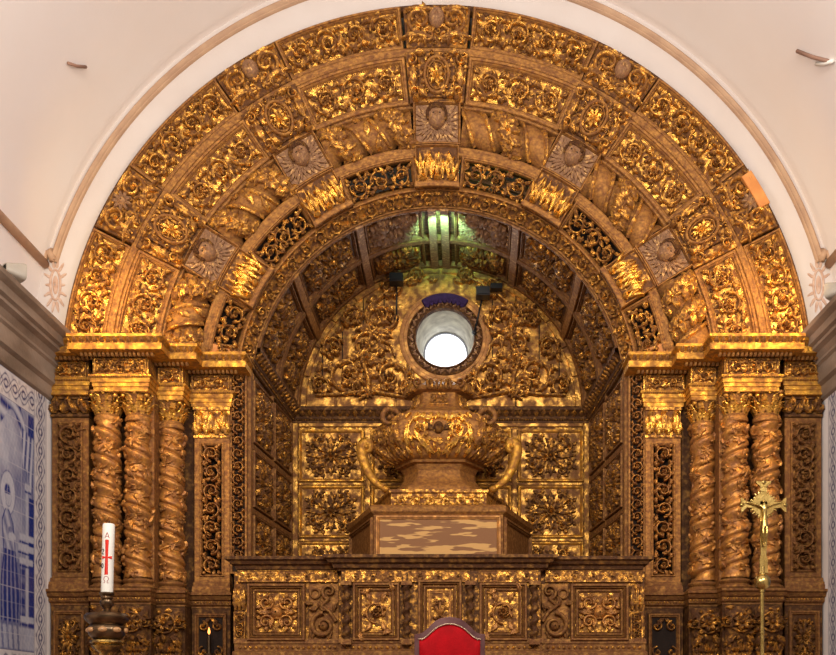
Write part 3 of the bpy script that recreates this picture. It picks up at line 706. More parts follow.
# acanthus trees left and right (mirrored growth)
def lun_side(s,seed):
    r=random.Random(seed); m=MB()
    spec_=[(.60,.36,.21,1),(1.12,.40,.20,-1),(.90,.74,.19,1),(1.28,.72,.13,-1),(.72,1.08,.19,-1),(1.06,1.06,.13,1),(.30,1.56,.095,1),(.60,1.44,.12,-1),(.98,.22,.12,1),(1.45,.26,.12,1),(.36,.24,.13,-1)]
    for x,z,R,sg in spec_:
        sg*=s; st=-PI/2 if z<.9 else (PI if s>0 else 0)
        scrollcell(m,s*x,LZ+z,R*1.06,sg,.085,r,st,9)
    # trunk stems
    def stem(pts,w):
        P=np.array([(s*a,LZ+b) for a,b in pts]); q=np.linspace(0,len(P)-1,40); P=np.stack([np.interp(q,range(len(P)),P[:,0]),np.interp(q,range(len(P)),P[:,1])],-1)
        for _ in range(6): P[1:-1]=(P[:-2]+P[1:-1]*2+P[2:])/4
        ridge(m,P,np.linspace(w,w*.5,40)*1.3,.08)
    stem([(.86,.14),(.86,.4),(.98,.6),(.80,.85),(.93,1.15),(.75,1.28),(.62,1.40),(.3,1.56)],.028)
    stem([(.86,.2),(.55,.14),(.36,.10)],.022); stem([(.86,.2),(1.2,.15),(1.5,.14)],.022); stem([(.98,.6),(1.25,.5),(1.4,.45)],.02); stem([(.8,.85),(.6,.75),(.55,.6)],.02)
    for k in range(13):
        t_=k/12; leaf(m,s*(.86+.07*math.sin(7*t_)),LZ+.2+.95*t_,PI/2+(1 if k%2 else -1)*1.0,.24,.055,(1 if k%2 else -1)*1.3,.07,3)
    rosette(m,s*.88,LZ+.55,.09,7,.09); rosette(m,s*.86,LZ+.16,.07,7,.08)
    for k in range(16):
        a=.10+k*.085; leaf(m,s*1.56*math.sin(a),LZ+1.56*math.cos(a),(PI/2-s*a)+PI+.8*(-1)**k,.13,.035,(-1)**k*1.2,.05,3,8)
    return m
for s in (-1,1): build('acanthus_carving',lun_side(s,300+s),M['carve'],t,SL)
# frame of the round window (smooth ring, carved ring)
t=thing('window_surround','round gilt wooden surround with a small carved leaf ring around the window','window surround',(OX,YL,OZ))
m=MB(); a=np.linspace(0,2*PI,73)[:-1]
def rings(m,prof,cx=OX,cz=OZ,n=72):
    a=np.linspace(0,2*PI,n,endpoint=False)
    P=np.array([[(cx+r*math.cos(q),y,cz+r*math.sin(q)) for q in a] for r,y in prof]); m.grid(P,cv=True)
rings(m,[(.545,12.01),(.545,11.965),(.53,11.955),(.50,11.955),(.49,11.965),(.455,11.965),(.45,11.975)]); build('smooth_ring',m,M['beam'],t,smooth=True,sharp=SH)
m=MB(); rings(m,[(.45,11.985),(.45,11.955),(.435,11.945),(.425,11.97),(.375,11.975),(.365,11.95),(.352,11.95),(.345,11.99),(.345,12.03)]); build('inner_ring',m,M['wood_dark'],t,smooth=True,sharp=SH)
S=lambda u,v: np.stack([OX+(.40+v)*np.sin(u/.40),np.full_like(u,11.972),OZ+(.40+v)*np.cos(u/.40)],-1)
m=MB()
for k in range(26):
    u=2*PI*.40*k/26; leaf(m,u,-.018,.5,.085,.016,.9,.03,2,7); leaf(m,u+.04,.02,-.4,.06,.012,-.9,.03,2,7); boss(m,u+.03,-.005,.010,.03,6)
build('leaf_carving',m,M['grey_wood'],t,S)
# dark purple valance over the surround
S=lambda u,v: np.stack([OX+(.47+v)*np.sin(u/.47),11.90+0*u,OZ-.005+(.47+v)*np.cos(u/.47)],-1)
M['purple']=plain('dark_purple_cloth',(.035,.014,.07),.85,var=.4,scale=30)
t=thing('window_valance','dark purple curved valance over the top of the round window','valance',(OX,11.9,OZ+.47))
m=MB(); slab(m,-.27,.27,-.045,.045,-.08,0.,.03,True)
for k in range(9): boss(m,-.24+.06*k,-.045,.03,.01)
build('cloth',m,M['purple'],t,S)
# embrasure + bright pane
m=MB(); P=[]
rings(m,[(.345,12.02),(.345,12.06)]); a=np.linspace(0,2*PI,72,endpoint=False)
P=np.array([[(OX+r*math.cos(q),y,cz+r*math.sin(q)) for q in a] for r,y,cz in ((.345,12.05,OZ),(.315,12.3,OZ+.03),(.287,12.55,6.05),(.285,12.72,6.05))]); m.grid(P,cv=True)
M['embrasure']=plain('limewashed_embrasure',(.62,.60,.50),.8,scale=9,c2=(.38,.36,.30))
struct('window_1',m,M['embrasure'],True,SH)
m=MB(); rings(m,[(.285,12.70),(.262,12.69),(.262,12.72)],OX,6.05)
wf=build('window_frame',m,plain('grey_blue_frame',(.35,.37,.42),.5),bpy.data.objects['window_1'],smooth=True,sharp=SH)
m=MB(); rings(m,[(.001,12.71),(.27,12.71)],OX,6.05); build('window_pane',m,emit('daylit_frosted_pane',(.90,.92,1.),1.6),bpy.data.objects['window_1'])
# two small black spotlights on rods beside the window
M['black']=plain('black_metal',(.012,.011,.012),.45,scale=10)
for i,(x,z,side,lab) in enumerate(((-.52,6.62,-1,'small black spotlight on a thin rod, upper left of the round window'),(.50,6.46,1,'small black spotlight on a slanted rod, upper right of the round window'))):
    t=thing('spotlight',lab,'spotlight',(x,11.8,z),'black spotlights in the niche')
    m=MB(); box(m,x-.08,x+.08,11.72,11.88,z-.05,z+.05); build('housing',m,M['black'],t,smooth=False)
    m=MB(); box(m,x-.065,x+.065,11.705,11.72,z-.04,z+.04); build('lens',m,M['black'],t,smooth=False)
    if side>0:
        m=MB(); box(m,x+.09,x+.23,11.75,11.86,z+.04,z+.10); build('ballast',m,M['black'],t,smooth=False)
    m=MB(); x2=x+(-.01 if side<0 else -.10); tube(m,[(x,11.88,z),(x2,11.95,z-.42)],.011,7); sphere(m,(x2,11.93,z-.42),.03); tube(m,[(x2,11.93,z-.42),(x2,11.995,z-.42)],.012,6); build('rod',m,M['black'],t)
# ------------------------------------------------------------------ cornice inside the niche
XF,XB=1.945,1.79
PN=[(0,-.19),(.02,-.18),(.02,-.155),(.05,-.14),(.055,-.11),(.10,-.06),(.12,-.05),(.12,-.015),(.09,0),(0,0.0)]
def cprism(m,path,prof,inw):
    P=np.array([[(p[0]+inw[i][0]*o_,p[1]+inw[i][1]*o_,p[2]+z) for i,p in enumerate(path)] for o_,z in prof]); m.grid(P)
for nm,lab,path,inw in (('left','left-hand',[(-XF,10.30,ZCF),(-XB+.0,11.98,ZCB)],[(1,0),(1,-.0)]),('right','right-hand',[(XF,10.30,ZCF),(XB,11.98,ZCB)],[(-1,0),(-1,0)]),('back','back',[(-XB,12.0,ZCB),(XB,12.0,ZCB)],[(0,-1),(0,-1)])):
    t=thing('niche_cornice','dark gilt leaf cornice on the %s wall of the niche'%lab,'cornice',path[0] if nm!='back' else (0,12,ZCB),'cornices inside the niche')
    m=MB(); cprism(m,path,PN,inw); build('cornice_moulding',m,M['wood_dark'],t,sharp=math.radians(25))
    p0,p1=np.array(path[0]),np.array(path[1]); L=np.linalg.norm(p1-p0); iw=np.array((*inw[0],0.))
    S=lambda u,v,p0=p0,p1=p1,L=L,iw=iw: p0+ (p1-p0)*(u/L)[:,None]+iw*(.055+ (v)*.9)[:,None]+np.array((0,0,1))*(-.112+v)[:,None]
    if nm=='right': S=lambda u,v,S=S,L=L: S(L-u,v)
    m=MB()
    for k in range(int(L/.09)):
        u=.05+k*.09; leaf(m,u,-.0,PI/2,.07,.03,0,.02,2,7)
    for k in range(int(L/.03)): boss(m,.02+k*.03,-.03,.011,.016,6)
    build('leaf_row',m,M['carve_dark'],t,S)
# ------------------------------------------------------------------ back wall and side walls of the niche
LEDZ=3.01
def panelgrid(S,cols,rows,names,wall,group,mats,hh,kind):
    for j,(v0,v1) in enumerate(rows):
        for i,(u0,u1) in enumerate(cols):
            p=S(np.array([(u0+u1)/2]),np.array([v0]))[0]
            t=thing('acanthus_relief',names(i,j),'carved panel',tuple(p),group)
            m=MB(); slab(m,u0,u1,v0,v1,-.02,.01,.3); build('panel_board',m,mats[0],t,S,smooth=False)
            m=MB(); frame(m,u0,u1,v0,v1,.04,.025,.3,.01); build('panel_frame',m,mats[1],t,S,sharp=SH)
            m=MB()
            if v1-v0>.3: acanthus_star(m,u0+.045,u1-.045,v0+.045,v1-.045,hh,i*3+j)
            else: rinceau(m,u0+.045,u1-.045,v0+.03,v1-.03,hh,i,ratio=.6)
            build('acanthus_carving',m,mats[2],t,S)
SB=flat(0,0,YL)
x=lambda px: X(px,YL)
cols=[(x(299),x(364)),(x(371.5),x(436)),(x(446),x(511)),(x(518),x(583))]
rows=[(Z(482,YL),Z(430,YL)),(Z(538,YL),Z(486,YL)),(Z(594,YL),Z(542,YL))]
cn=['in the left column','in the left-centre column','in the right-centre column','in the right column']; rn=['top panel','middle panel','bottom panel']
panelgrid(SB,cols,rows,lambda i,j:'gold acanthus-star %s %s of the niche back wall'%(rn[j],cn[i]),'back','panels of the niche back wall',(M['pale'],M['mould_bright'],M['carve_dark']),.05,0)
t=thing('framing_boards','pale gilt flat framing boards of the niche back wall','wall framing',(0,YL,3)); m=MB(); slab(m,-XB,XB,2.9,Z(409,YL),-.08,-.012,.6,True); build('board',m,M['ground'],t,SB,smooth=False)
m=MB()
for a,b in ((-XB,cols[0][0]),(cols[3][1],XB)): slab(m,a+.01,b-.01,2.95,4.98,-.015,.02,.6)
slab(m,cols[0][0],cols[3][1],Z(427,YL),4.98,-.015,.02,.6)
for q in (482,538): slab(m,cols[0][0],cols[3][1],Z(q+3.4,YL),Z(q+.6,YL),-.015,.015,.6)
for k in range(3): slab(m,cols[k][1]+.012,cols[k+1][0]-.012,2.95,Z(428,YL),-.014,.018,.6)
build('rail',m,M['pale'],t,SB,smooth=False)
for s,nm in ((-1,'left'),(1,'right')):
    Pf=np.array((s*XF,YF,0.)); Pb=np.array((s*XB,YL,0.)); L=np.linalg.norm(Pb-Pf)
    if s<0: S=lambda u,v,Pf=Pf,Pb=Pb,L=L: Pf+(Pb-Pf)*(u/L)[:,None]+np.array((0,0,1.))*v[:,None]
    else: S=lambda u,v,Pf=Pf,Pb=Pb,L=L: Pb+(Pf-Pb)*(u/L)[:,None]+np.array((0,0,1.))*v[:,None]
    c2=[(.10,L/2-.03),(L/2+.03,L-.10)]
    zz=[(4.33,4.98),(3.66,4.25),(3.05,3.58)]
    fb=['front','back'] if s<0 else ['back','front']
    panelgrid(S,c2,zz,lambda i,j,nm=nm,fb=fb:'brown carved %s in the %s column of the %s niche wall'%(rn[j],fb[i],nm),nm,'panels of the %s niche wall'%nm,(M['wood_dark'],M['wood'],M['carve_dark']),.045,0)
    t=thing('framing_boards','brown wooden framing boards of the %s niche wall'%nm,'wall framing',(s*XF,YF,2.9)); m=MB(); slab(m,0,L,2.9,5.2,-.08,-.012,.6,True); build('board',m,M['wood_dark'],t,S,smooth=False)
    m=MB()
    for a,b in ((0,.09),(L/2-.025,L/2+.025),(L-.09,L)): slab(m,a,b,2.95,5.05,-.015,.02,.6)
    for a,b in ((3.59,3.65),(4.26,4.32)): slab(m,.09,L-.09,a,b,-.015,.018,.6)
    build('rail',m,M['wood'],t,S,smooth=False)
m=MB(); box(m,-1.93,1.93,9.98,12.0,2.82,2.94); struct('trim_6',m,M['wood_dark'])

# ------------------------------------------------------------------ urn throne
t=thing('throne_plinth','stepped eight-sided wooden plinth with a mottled cream painted front, under the urn','plinth',(0,11.1,2.95))
PYF,PYB=10.62,11.75
def octo(hf,hb,yf,yb): return [(-hb,yb),(-hf,yf),(hf,yf),(hb,yb)]
def loft(m,secs,cap=True):
    P=np.array([[(x_,y_,z_) for x_,y_ in octo(*s_)] for s_,z_ in secs]); m.grid(P)
M['marbled']=plain('mottled_cream_paint',(.50,.28,.09),.6,scale=2.6,c2=(.20,.085,.028),streak=(1.2,1,9),bump=.08)
nn=M['marbled'].node_tree.nodes
for n_ in nn:
    if n_.type=='VALTORGB': n_.color_ramp.elements[0].position=.52; n_.color_ramp.elements[1].position=.555
    if n_.type=='TEX_NOISE' and n_.inputs['Detail'].default_value==5.: n_.inputs['Detail'].default_value=2.
ux=lambda px,Y=PYF:(X(px,Y)); hf=.685; hb=1.06
m=MB(); loft(m,[((hf,hb,PYF,PYB),2.95),((hf,hb,PYF,PYB),3.66)]); build('plinth_body',m,M['wood'],t,smooth=False)
m=MB(); loft(m,[((hf+.0,hb,PYF,PYB),3.62),((hf+.03,hb+.03,PYF-.03,PYB),3.65),((hf+.035,hb+.04,PYF-.04,PYB),3.70),((hf+.01,hb,PYF-.01,PYB),3.725),((hf-.11,hb-.11,PYF+.12,PYB),3.73)]); build('plinth_cornice',m,M['mould'],t,sharp=math.radians(25))
m=MB(); slab(m,-hf+.06,hf-.06,3.04,3.57,-.02,.012,.5); build('painted_panel',m,M['marbled'],t,flat(0,0,PYF),smooth=False)
m=MB(); frame(m,-hf+.02,hf-.02,3.0,3.61,.045,.03,.5); build('panel_frame',m,M['beam'],t,flat(0,0,PYF),sharp=SH)
for s in (-1,1):
    A=np.array((-hf,PYF)); Bk=np.array((-hb,PYB)); L=np.linalg.norm(Bk-A)
    if s<0: S=lambda u,v,A=A,Bk=Bk,L=L: np.stack([Bk[0]+(A-Bk)[0]*u/L,Bk[1]+(A-Bk)[1]*u/L,v],-1)
    else: S=lambda u,v,A=A,Bk=Bk,L=L: np.stack([-(A[0]+(Bk-A)[0]*u/L),A[1]+(Bk-A)[1]*u/L,v],-1)
    m=MB(); frame(m,.04,L-.04,3.0,3.60,.06,.03,.5); build('side_frame',m,M['wood'],t,S,sharp=SH)
    m=MB(); frame(m,.10,L-.10,3.06,3.54,.03,-.015,.5); build('side_moulding',m,M['orange'],t,S,sharp=SH)
h2=.515; hb2=.80; Y2=10.80
m=MB(); loft(m,[((h2,hb2,Y2,PYB),3.70),((h2,hb2,Y2,PYB),3.88),((h2+.02,hb2+.02,Y2-.02,PYB),3.895),((h2+.02,hb2+.02,Y2-.02,PYB),3.925),((h2-.1,hb2-.1,Y2+.2,PYB),3.93)]); build('upper_step',m,M['ground'],t,smooth=False)
m=MB(); rinceau(m,-h2+.03,h2-.03,3.745,3.865,.022,91,ratio=.8); build('step_carving',m,M['mould_bright'],t,flat(0,0,Y2))
# urn: six-sided lobed vessel
PROF=[(3.93,.60,.40),(3.97,.585,.39),(4.0,.54,.36),(4.04,.46,.31),(4.10,.41,.28),(4.17,.40,.27),(4.235,.44,.30),(4.245,.50,.35),(4.27,.50,.36),(4.30,.57,.42),(4.38,.68,.47),(4.47,.745,.51),(4.56,.76,.525),(4.64,.73,.52),(4.70,.66,.50),(4.74,.60,.49),(4.76,.60,.49),(4.78,.55,.46),(4.80,.48,.40),(4.84,.40,.33),(4.90,.33,.27),(4.97,.31,.25),(5.03,.31,.25),(5.05,.38,.31),(5.08,.40,.33),(5.10,.37,.31),(5.13,.30,.26),(5.16,.26,.22),(5.17,.05,.05)]
PA=np.array(PROF); UY=11.22
ANG=[(-1,.0),(-.60,-1),(.60,-1),(1,.0)]      # plan of the front half: flank, front, flank
def SU(u,v):  # u in -1.5..1.5 (front face = -.5...5), v = z
    w=np.interp(v,PA[:,0],PA[:,1]); d=np.interp(v,PA[:,0],PA[:,2])
    xs=np.interp(u,[-2.5,-1.5,-.5,.5,1.5,2.5],[-.6,-1,-.56,.56,1,.6]); ys=np.interp(u,[-2.5,-1.5,-.5,.5,1.5,2.5],[1,.05,-1,-1,.05,1])
    return np.stack([w*xs,UY+d*ys,v],-1)
t=thing('carved_urn','large gilded carved urn with scroll handles on the stepped plinth below the round window','urn',(0,UY,3.93))
m=MB(); us=np.concatenate([np.linspace(-2.5,-1.52,3),np.linspace(-1.48,-.52,8),np.linspace(-.48,.48,9),np.linspace(.52,1.48,8),np.linspace(1.52,2.5,3)]); vs=np.concatenate([PA[:,0],np.linspace(4.2,4.8,30)]); vs=np.unique(vs)
U,V=np.meshgrid(us,vs,indexing='ij'); m.grid(SU(U.ravel(),V.ravel()).reshape(U.shape+(3,)),cu=True); bd_=build('body',m,M['mould'],t,sharp=math.radians(32))
def SUm(k,c):   # metric-ish mapping of face k
    return lambda u,v: SU(c+u/.85 if k==0 else c+u/.75,v)
for k,c,lo,hi in ((0,0,-.40,.40),(1,-1,-.34,.34),(1,1,-.34,.34)):
    S=SUm(k,c); m=MB(); 
    for s in (-1,1):
        r=random.Random(5+s); scrollcell(m,s*.215*(1 if k==0 else .8),4.55,.125,s,.04,r,PI/2,7); leaf(m,s*.05,4.32,PI/2-s*1.0,.34,.045,s*.6,.04,4); leaf(m,s*.36,4.36,PI/2,.25,.04,s*.4,.04,3)
        leaf(m,s*.04,4.68,PI/2-s*1.9,.25,.03,s*1.2,.035,3)
    fill(m,lo+.04,hi-.04,4.36,4.72,.022,k+c*3,.07)
    for j in range(7): leaf(m,lo+.02+(hi-lo-.04)*j/6,4.29,PI/2,.10,.035,0,.03,2,7)
    for j in range(9): leaf(m,lo+.02+(hi-lo-.04)*j/8,4.74,-PI/2,.075,.03,0,.025,1,6)
    build('belly_carving',m,M['carve_gold'] if k==0 else M['carve'],bd_,S)
    m=MB(); frame(m,lo*.55,hi*.55,4.87,5.02,.02,.02,.1); rinceau(m,lo*.48,hi*.48,4.89,5.0,.02,3,ratio=.6)
    for j in range(6): leaf(m,lo*.6+(hi-lo)*.6*j/5,5.05,PI/2,.07,.03,0,.04,2,6); 
    build('neck_carving',m,M['carve'],bd_,S)
m=MB(); m.join(headmesh(0,4.57,.062)); 
for s in (-1,1): leaf(m,s*.05,4.55,PI/2-s*1.2,.12,.03,s*.8,.04,3)
build('mask',m,M['wood_dark'],bd_,lambda u,v: SU(u/.85,v))
m=MB()
for s in (-1,1):
    for c in (.17,.42): p=spiral_pts(s*c*.55,5.125,.05,.012,-PI/2,s*2*PI*1.1,20); ridge(m,p,.012,.03)
    boss(m,s*.09,5.13,.02,.04)
build('crown_scrolls',m,M['wood'],t,flat(0,0,UY-.30))
def handle(s):
    m=MB(); pts=[]
    a=np.linspace(0,1,26); 
    q=[(.60,3.99),(.64,4.02),(.72,4.06),(.80,4.13),(.88,4.24),(.93,4.36),(.94,4.46),(.90,4.52),(.84,4.52),(.81,4.47),(.83,4.43),(.87,4.44)]
    q=np.array(q); tt=np.linspace(0,len(q)-1,44); xz=np.stack([np.interp(tt,range(len(q)),q[:,0]),np.interp(tt,range(len(q)),q[:,1])],-1)
    for _ in range(4): xz[1:-1]=(xz[:-2]+2*xz[1:-1]+xz[2:])/4
    rad=np.interp(np.linspace(0,1,44),[0,.15,.5,.75,.9,1],[.02,.03,.05,.045,.03,.03])
    tube(m,[(s*(.60+(x_-.60)*.78),UY-.10,z_) for x_,z_ in xz],rad*1.3,10); sphere(m,(s*.60,UY-.1,4.0),(.05,.06,.04)); sphere(m,(s*.807,UY-.10,4.46),(.035,.08,.035))
    m.join(MB()); return m
def handle2(s):
    m=MB(); p=spiral_pts(s*.53,4.72,.10,.025,PI/2,s*-2*PI*.9,26); pts=[(x_,UY-.36,z_) for x_,z_ in p]; tube(m,pts,np.linspace(.032,.02,26),9)
    q=[(s*.53,4.82),(s*.47,4.80),(s*.42,4.74)]; tube(m,[(x_,UY-.36,z_) for x_,z_ in q],.028,8); sphere(m,(s*.53,UY-.36,4.72),(.03,.05,.03)); return m
for s in (-1,1):
    build('outer_handle',handle(s),M['mould_bright'],t); build('upper_handle',handle2(s),M['wood'],t)
# ------------------------------------------------------------------ twisted columns
def acan3d(m,c,ang,r0,z0,hgt,w,flare=.05,n=12):
    """one upright acanthus leaf curling outwards"""
    t=np.linspace(0,1,n); r=r0+flare*(t**2.2)+.012*np.sin(PI*t); z=z0+hgt*(t-.22*np.clip(t-.78,0,1)/.22*1.3)
    ww=w*np.sin(PI*np.clip(.12+.86*t,0,1)**.9)**.7*(1+.22*np.cos(2*PI*3.5*t)); ww[-1]*=.3
    P=[]; ca,sa=math.cos(ang),math.sin(ang)
    for k in range(n):
        row=[]
        for x_,y_ in ((-1,-.2),(-.7,.35),(-.3,.6),(0,.15),(.3,.6),(.7,.35),(1,-.2)):
            rr=r[k]+y_*.016; tx=x_*ww[k]
            row.append((c[0]+rr*ca-tx*sa,c[1]+rr*sa+tx*ca,z[k]))
        P.append(row)
    m.grid(np.array(P)); return m
def capital(t,c,z0,z1,r,mat,par_mats):
    H=z1-z0
    m=MB(); lathe(m,[(r*.82,z0-.0),(r*.98,z0+.012),(r*.98,z0+.03),(r*.84,z0+.04),(r*.86,z0+H*.5),(r*1.1,z0+H*.82),(r*1.15,z0+H*.86)],c,24); 
    t=build('capital',m,mat,t,sharp=SH)
    m=MB()
    for k in range(10): acan3d(m,(c[0],c[1]),2*PI*k/10+PI/10,r*.92,z0+.025,H*.42,r*.30,.06)
    for k in range(10): acan3d(m,(c[0],c[1]),2*PI*k/10,r*.94,z0+H*.22,H*.46,r*.28,.075)
    for k in range(8): acan3d(m,(c[0],c[1]),2*PI*k/8+PI/8,r*1.0,z0+H*.50,H*.42,r*.26,.06)
    build('acanthus_leaves',m,M['carve_gold'],t)
    m=MB()
    for k in range(4):
        a=PI/4+k*PI/2; x_,y_=c[0]+r*1.38*math.cos(a),c[1]+r*1.38*math.sin(a)
        sphere(m,(x_,y_,z0+H*.80),(r*.22,r*.22,H*.09),10,6); tube(m,[(c[0]+r*.95*math.cos(a),c[1]+r*.95*math.sin(a),z0+H*.5),(c[0]+r*1.15*math.cos(a),c[1]+r*1.15*math.sin(a),z0+H*.74),(x_,y_,z0+H*.86)],r*.09,6)
        sphere(m,(c[0]+r*1.12*math.cos(a-PI/4),c[1]+r*1.12*math.sin(a-PI/4),z0+H*.90),(r*.17,r*.17,H*.08),8,5)
    build('volutes',m,M['carve_gold'],t)
    m=MB(); P=[]
    for z,k in ((z0+H*.88,1.0),(z0+H*.93,1.06),(z1,1.06)):
        row=[]
        for q in range(32):
            a=2*PI*(q+.5)/32; kk=1/max(abs(math.cos(a)),abs(math.sin(a))); kk=kk*(1-.16*(1-abs(math.sin(2*a)))); row.append((c[0]+r*1.12*k*kk*math.cos(a),c[1]+r*1.12*k*kk*math.sin(a),z))
        P.append(row)
    P=[[(c[0],c[1],z0+H*.88)]*32]+P+[[(c[0],c[1],z1)]*32]
    m.grid(np.array(P),cv=True); build('abacus',m,M['mould'],t,sharp=SH)
def column(px_half,Y,side,lab,ph,seed):
    c=(side*px_half*Y/1000,Y); zb=2.74; zt=4.665; zs0,zs1=2.87,4.40; r=.125
    t=thing('twisted_column',lab,'column',(c[0],c[1],zb),'twisted columns of the altarpiece')
    m=MB(); lathe(m,[(0,0),(.165,0),(.172,.012),(.165,.03),(.145,.036),(.135,.05),(.15,.062),(.155,.075),(.148,.09),(.125,.098),(.12,.13)],(c[0],c[1],zb),28); build('base',m,M['wood'],t,sharp=SH)
    pitch=.27; sg=side
    def SC(u,v):
        k=np.clip((v-zs0)/.10,0,1)*np.clip((zs1-v)/.10,0,1); e=.036*k
        f=sg*2*PI*(v-zs0)/pitch+ph
        # bulging strand: radius swells between creases that follow the helix
        cr=np.abs(np.sin((f-u)/2))**.5
        rr=(.060+.084*cr)*(1-.04*(v-zs0))
        return np.stack([c[0]+e*np.cos(f)+rr*np.cos(u),c[1]+e*np.sin(f)+rr*np.sin(u),v],-1)
    m=MB(); U,V=np.meshgrid(np.linspace(0,2*PI,49)[:-1],np.linspace(zs0-.02,zs1+.02,150),indexing='ij'); m.grid(SC(-U.ravel(),V.ravel()).reshape(U.shape+(3,)),cu=True)
    build('shaft',m,M['column'],t)
    r_=random.Random(seed); m=MB(); g=MB(); n=int((zs1-zs0)/.09)
    SM=lambda u,v: SC(u/.125,v)
    for k in range(n):      # vine leaves and stems hugging the strand
        v=zs0+.05+k*.09
        f=sg*2*PI*(v-zs0)/pitch+ph
        for off in (PI*.62,PI*1.38,PI) if k%2 else (PI*.8,PI*1.3):
            u=(f+off+r_.uniform(-.3,.3)); a=r_.uniform(0,2*PI)
            w=math.sin(u)
            if w>.55: continue
            if r_.random()<.84: vineleaf(m,u*.125,v+r_.uniform(-.03,.03),r_.uniform(.075,.105),a,.020)
            else:
                for q in range(11):
                    gx,gy=r_.gauss(0,.022),r_.gauss(0,.026); p=mapS(SM,np.array([[u*.125+gx,v+gy,.008]]))[0]; sphere(g,tuple(p),.0135,7,5)
    vv=np.linspace(zs0+.02,zs1-.02,120); f=sg*2*PI*(vv-zs0)/pitch+ph
    ridge(m,np.stack([(f+PI+.5*np.sin(vv*37))*.125,vv],1),.006,.010)
    build('vine_leaves',m,M['column'],t,SM)
    if g.n: build('grapes',g,M['wood'],t)
    m=MB(); lathe(m,[(.10,-.03),(.125,-.02),(.13,0),(.125,.02),(.115,.03),(.12,.045),(.105,.06)],(c[0],c[1],zs1),24)
    build('necking',m,M['mould'],t,sharp=SH)
    capital(t,c,zs1+.02,zt,.118,M['wood'],None)
LN={-1:'left',1:'right'}
for s in (-1,1):
    sd=LN[s]
    column(329,9.86,s,'outermost twisted vine-covered column in the %s group of three'%sd,.3,1+s*3)
    column(298,9.86,s,'middle twisted vine-covered column in the %s group of three'%sd,1.7,2+s*3)
    column(266,10.12,s,'set-back twisted column nearest the niche in the %s group of three'%sd,3.0,3+s*3)
# ------------------------------------------------------------------ stepped entablature
# profile: (z, outset) from top down
COR=[(5.135,-.02),(5.14,.185),(5.11,.19),(5.10,.175),(5.075,.15),(5.055,.15),(5.05,.18),(4.99,.18),(4.985,.15),(4.975,.09)]
FRZ=[(4.975,.05),(4.965,0),(4.79,0),(4.785,.02)]
ARC=[(4.80,.03),(4.785,.035),(4.775,.03),(4.77,.018),(4.73,.018),(4.725,.006),(4.69,.006),(4.685,-.004),(4.645,-.004),(4.64,-.03)]
def ubox(m,x0,x1,yf,yb,prof,ends=(1,1)):
    P=[]
    for z,o_ in prof:
        P.append([(x0-o_*ends[0],yb,z),(x0-o_*ends[0],yf-o_,z),(x1+o_*ends[1],yf-o_,z),(x1+o_*ends[1],yb,z)])
    z,o_=prof[0]; P.insert(0,[(x0,yb,z),(x0,yb-.01,z),(x1,yb-.01,z),(x1,yb,z)])
    m.grid(np.array(P)); z,o_=prof[-1]
    m.grid(np.array([[(x0-o_*ends[0],yf-o_,z),(x1+o_*ends[1],yf-o_,z)],[(x0-o_*ends[0],yb,z),(x1+o_*ends[1],yb,z)]])); return m
def entab(s,h0,h1,Y,yb,lab,e_in,seed,wood=False,capital_leaf=False):
    a,b=sorted((s*h0*Y/1000,s*h1*Y/1000)); ends=(1,1)
    if h0>380: ends=(.1,1) if s<0 else (1,.1)
    t=thing('entablature_block',lab,'entablature',(a,Y,4.64),'stepped entablature blocks')
    m=MB(); ubox(m,a,b,Y,yb,COR,ends); build('cornice',m,M['mould_bright'],t,sharp=math.radians(22))
    m=MB(); ubox(m,a,b,Y,yb,FRZ,(0,0)); build('frieze',m,M['ground'],t,sharp=math.radians(22))
    m=MB(); ubox(m,a,b,Y,yb,ARC,ends); build('architrave',m,M['mould_bright'],t,sharp=math.radians(22))
    S=flat(0,0,Y); W=b-a
    m=MB(); frame(m,a+.015,b-.015,4.80,4.955,.02,.02); rinceau(m,a+.04,b-.04,4.82,4.94,.035,seed,ratio=.7); fill(m,a+.045,b-.045,4.825,4.935,.02,seed,.045); build('frieze_carving',m,M['carve'],t,S)
    m=MB(); n=int((W+.2)/.042); S2=flat(0,0,Y-.09)
    for k in range(n): leaf(m,a-.09+(k+.5)*(W+.18)/n,4.945,PI/2,.045,.02,0,.035,1,6)
    build('leaf_row',m,M['mould'],t,S2)
    m=MB(); beads(m,(a-.13,5.062),(b+.13,5.062),.011,base=0); beads(m,(a,4.778),(b,4.778),.010); build('beading',m,M['mould'],t,flat(0,0,Y-.152) if 0 else (lambda u,v,Y=Y: np.stack([u,np.where(v>5,Y-.152,Y-.03),v],-1)))
    m=MB(); n=int((W+.3)/.06)
    for q in range(n): leaf(m,a-.15+(q+.5)*(W+.30)/n,5.068,PI/2,.05,.026,0,.02,1,7)
    build('cyma_leaf_row',m,M['mould'],t,lambda u,v,Y=Y: np.stack([u,Y-.150-(v-5.068)*.6,v],-1))
    return t
SPEC=[(386,348,9.80,9.995,'outermost entablature block beside the stone cornice',1),(343.5,288,9.70,10.3,'widest projecting entablature block above two outer twisted columns',1),(280,254,9.97,10.4,'narrow entablature block above the set-back twisted column',1),(247,206,10.20,10.45,'set-back entablature block above the pierced pilaster',1)]
for s in (-1,1):
    for k,(h0,h1,Y,yb,lab,e) in enumerate(SPEC): entab(s,h0,h1,Y,yb,lab+' on the '+LN[s],True,400+k*7+s)
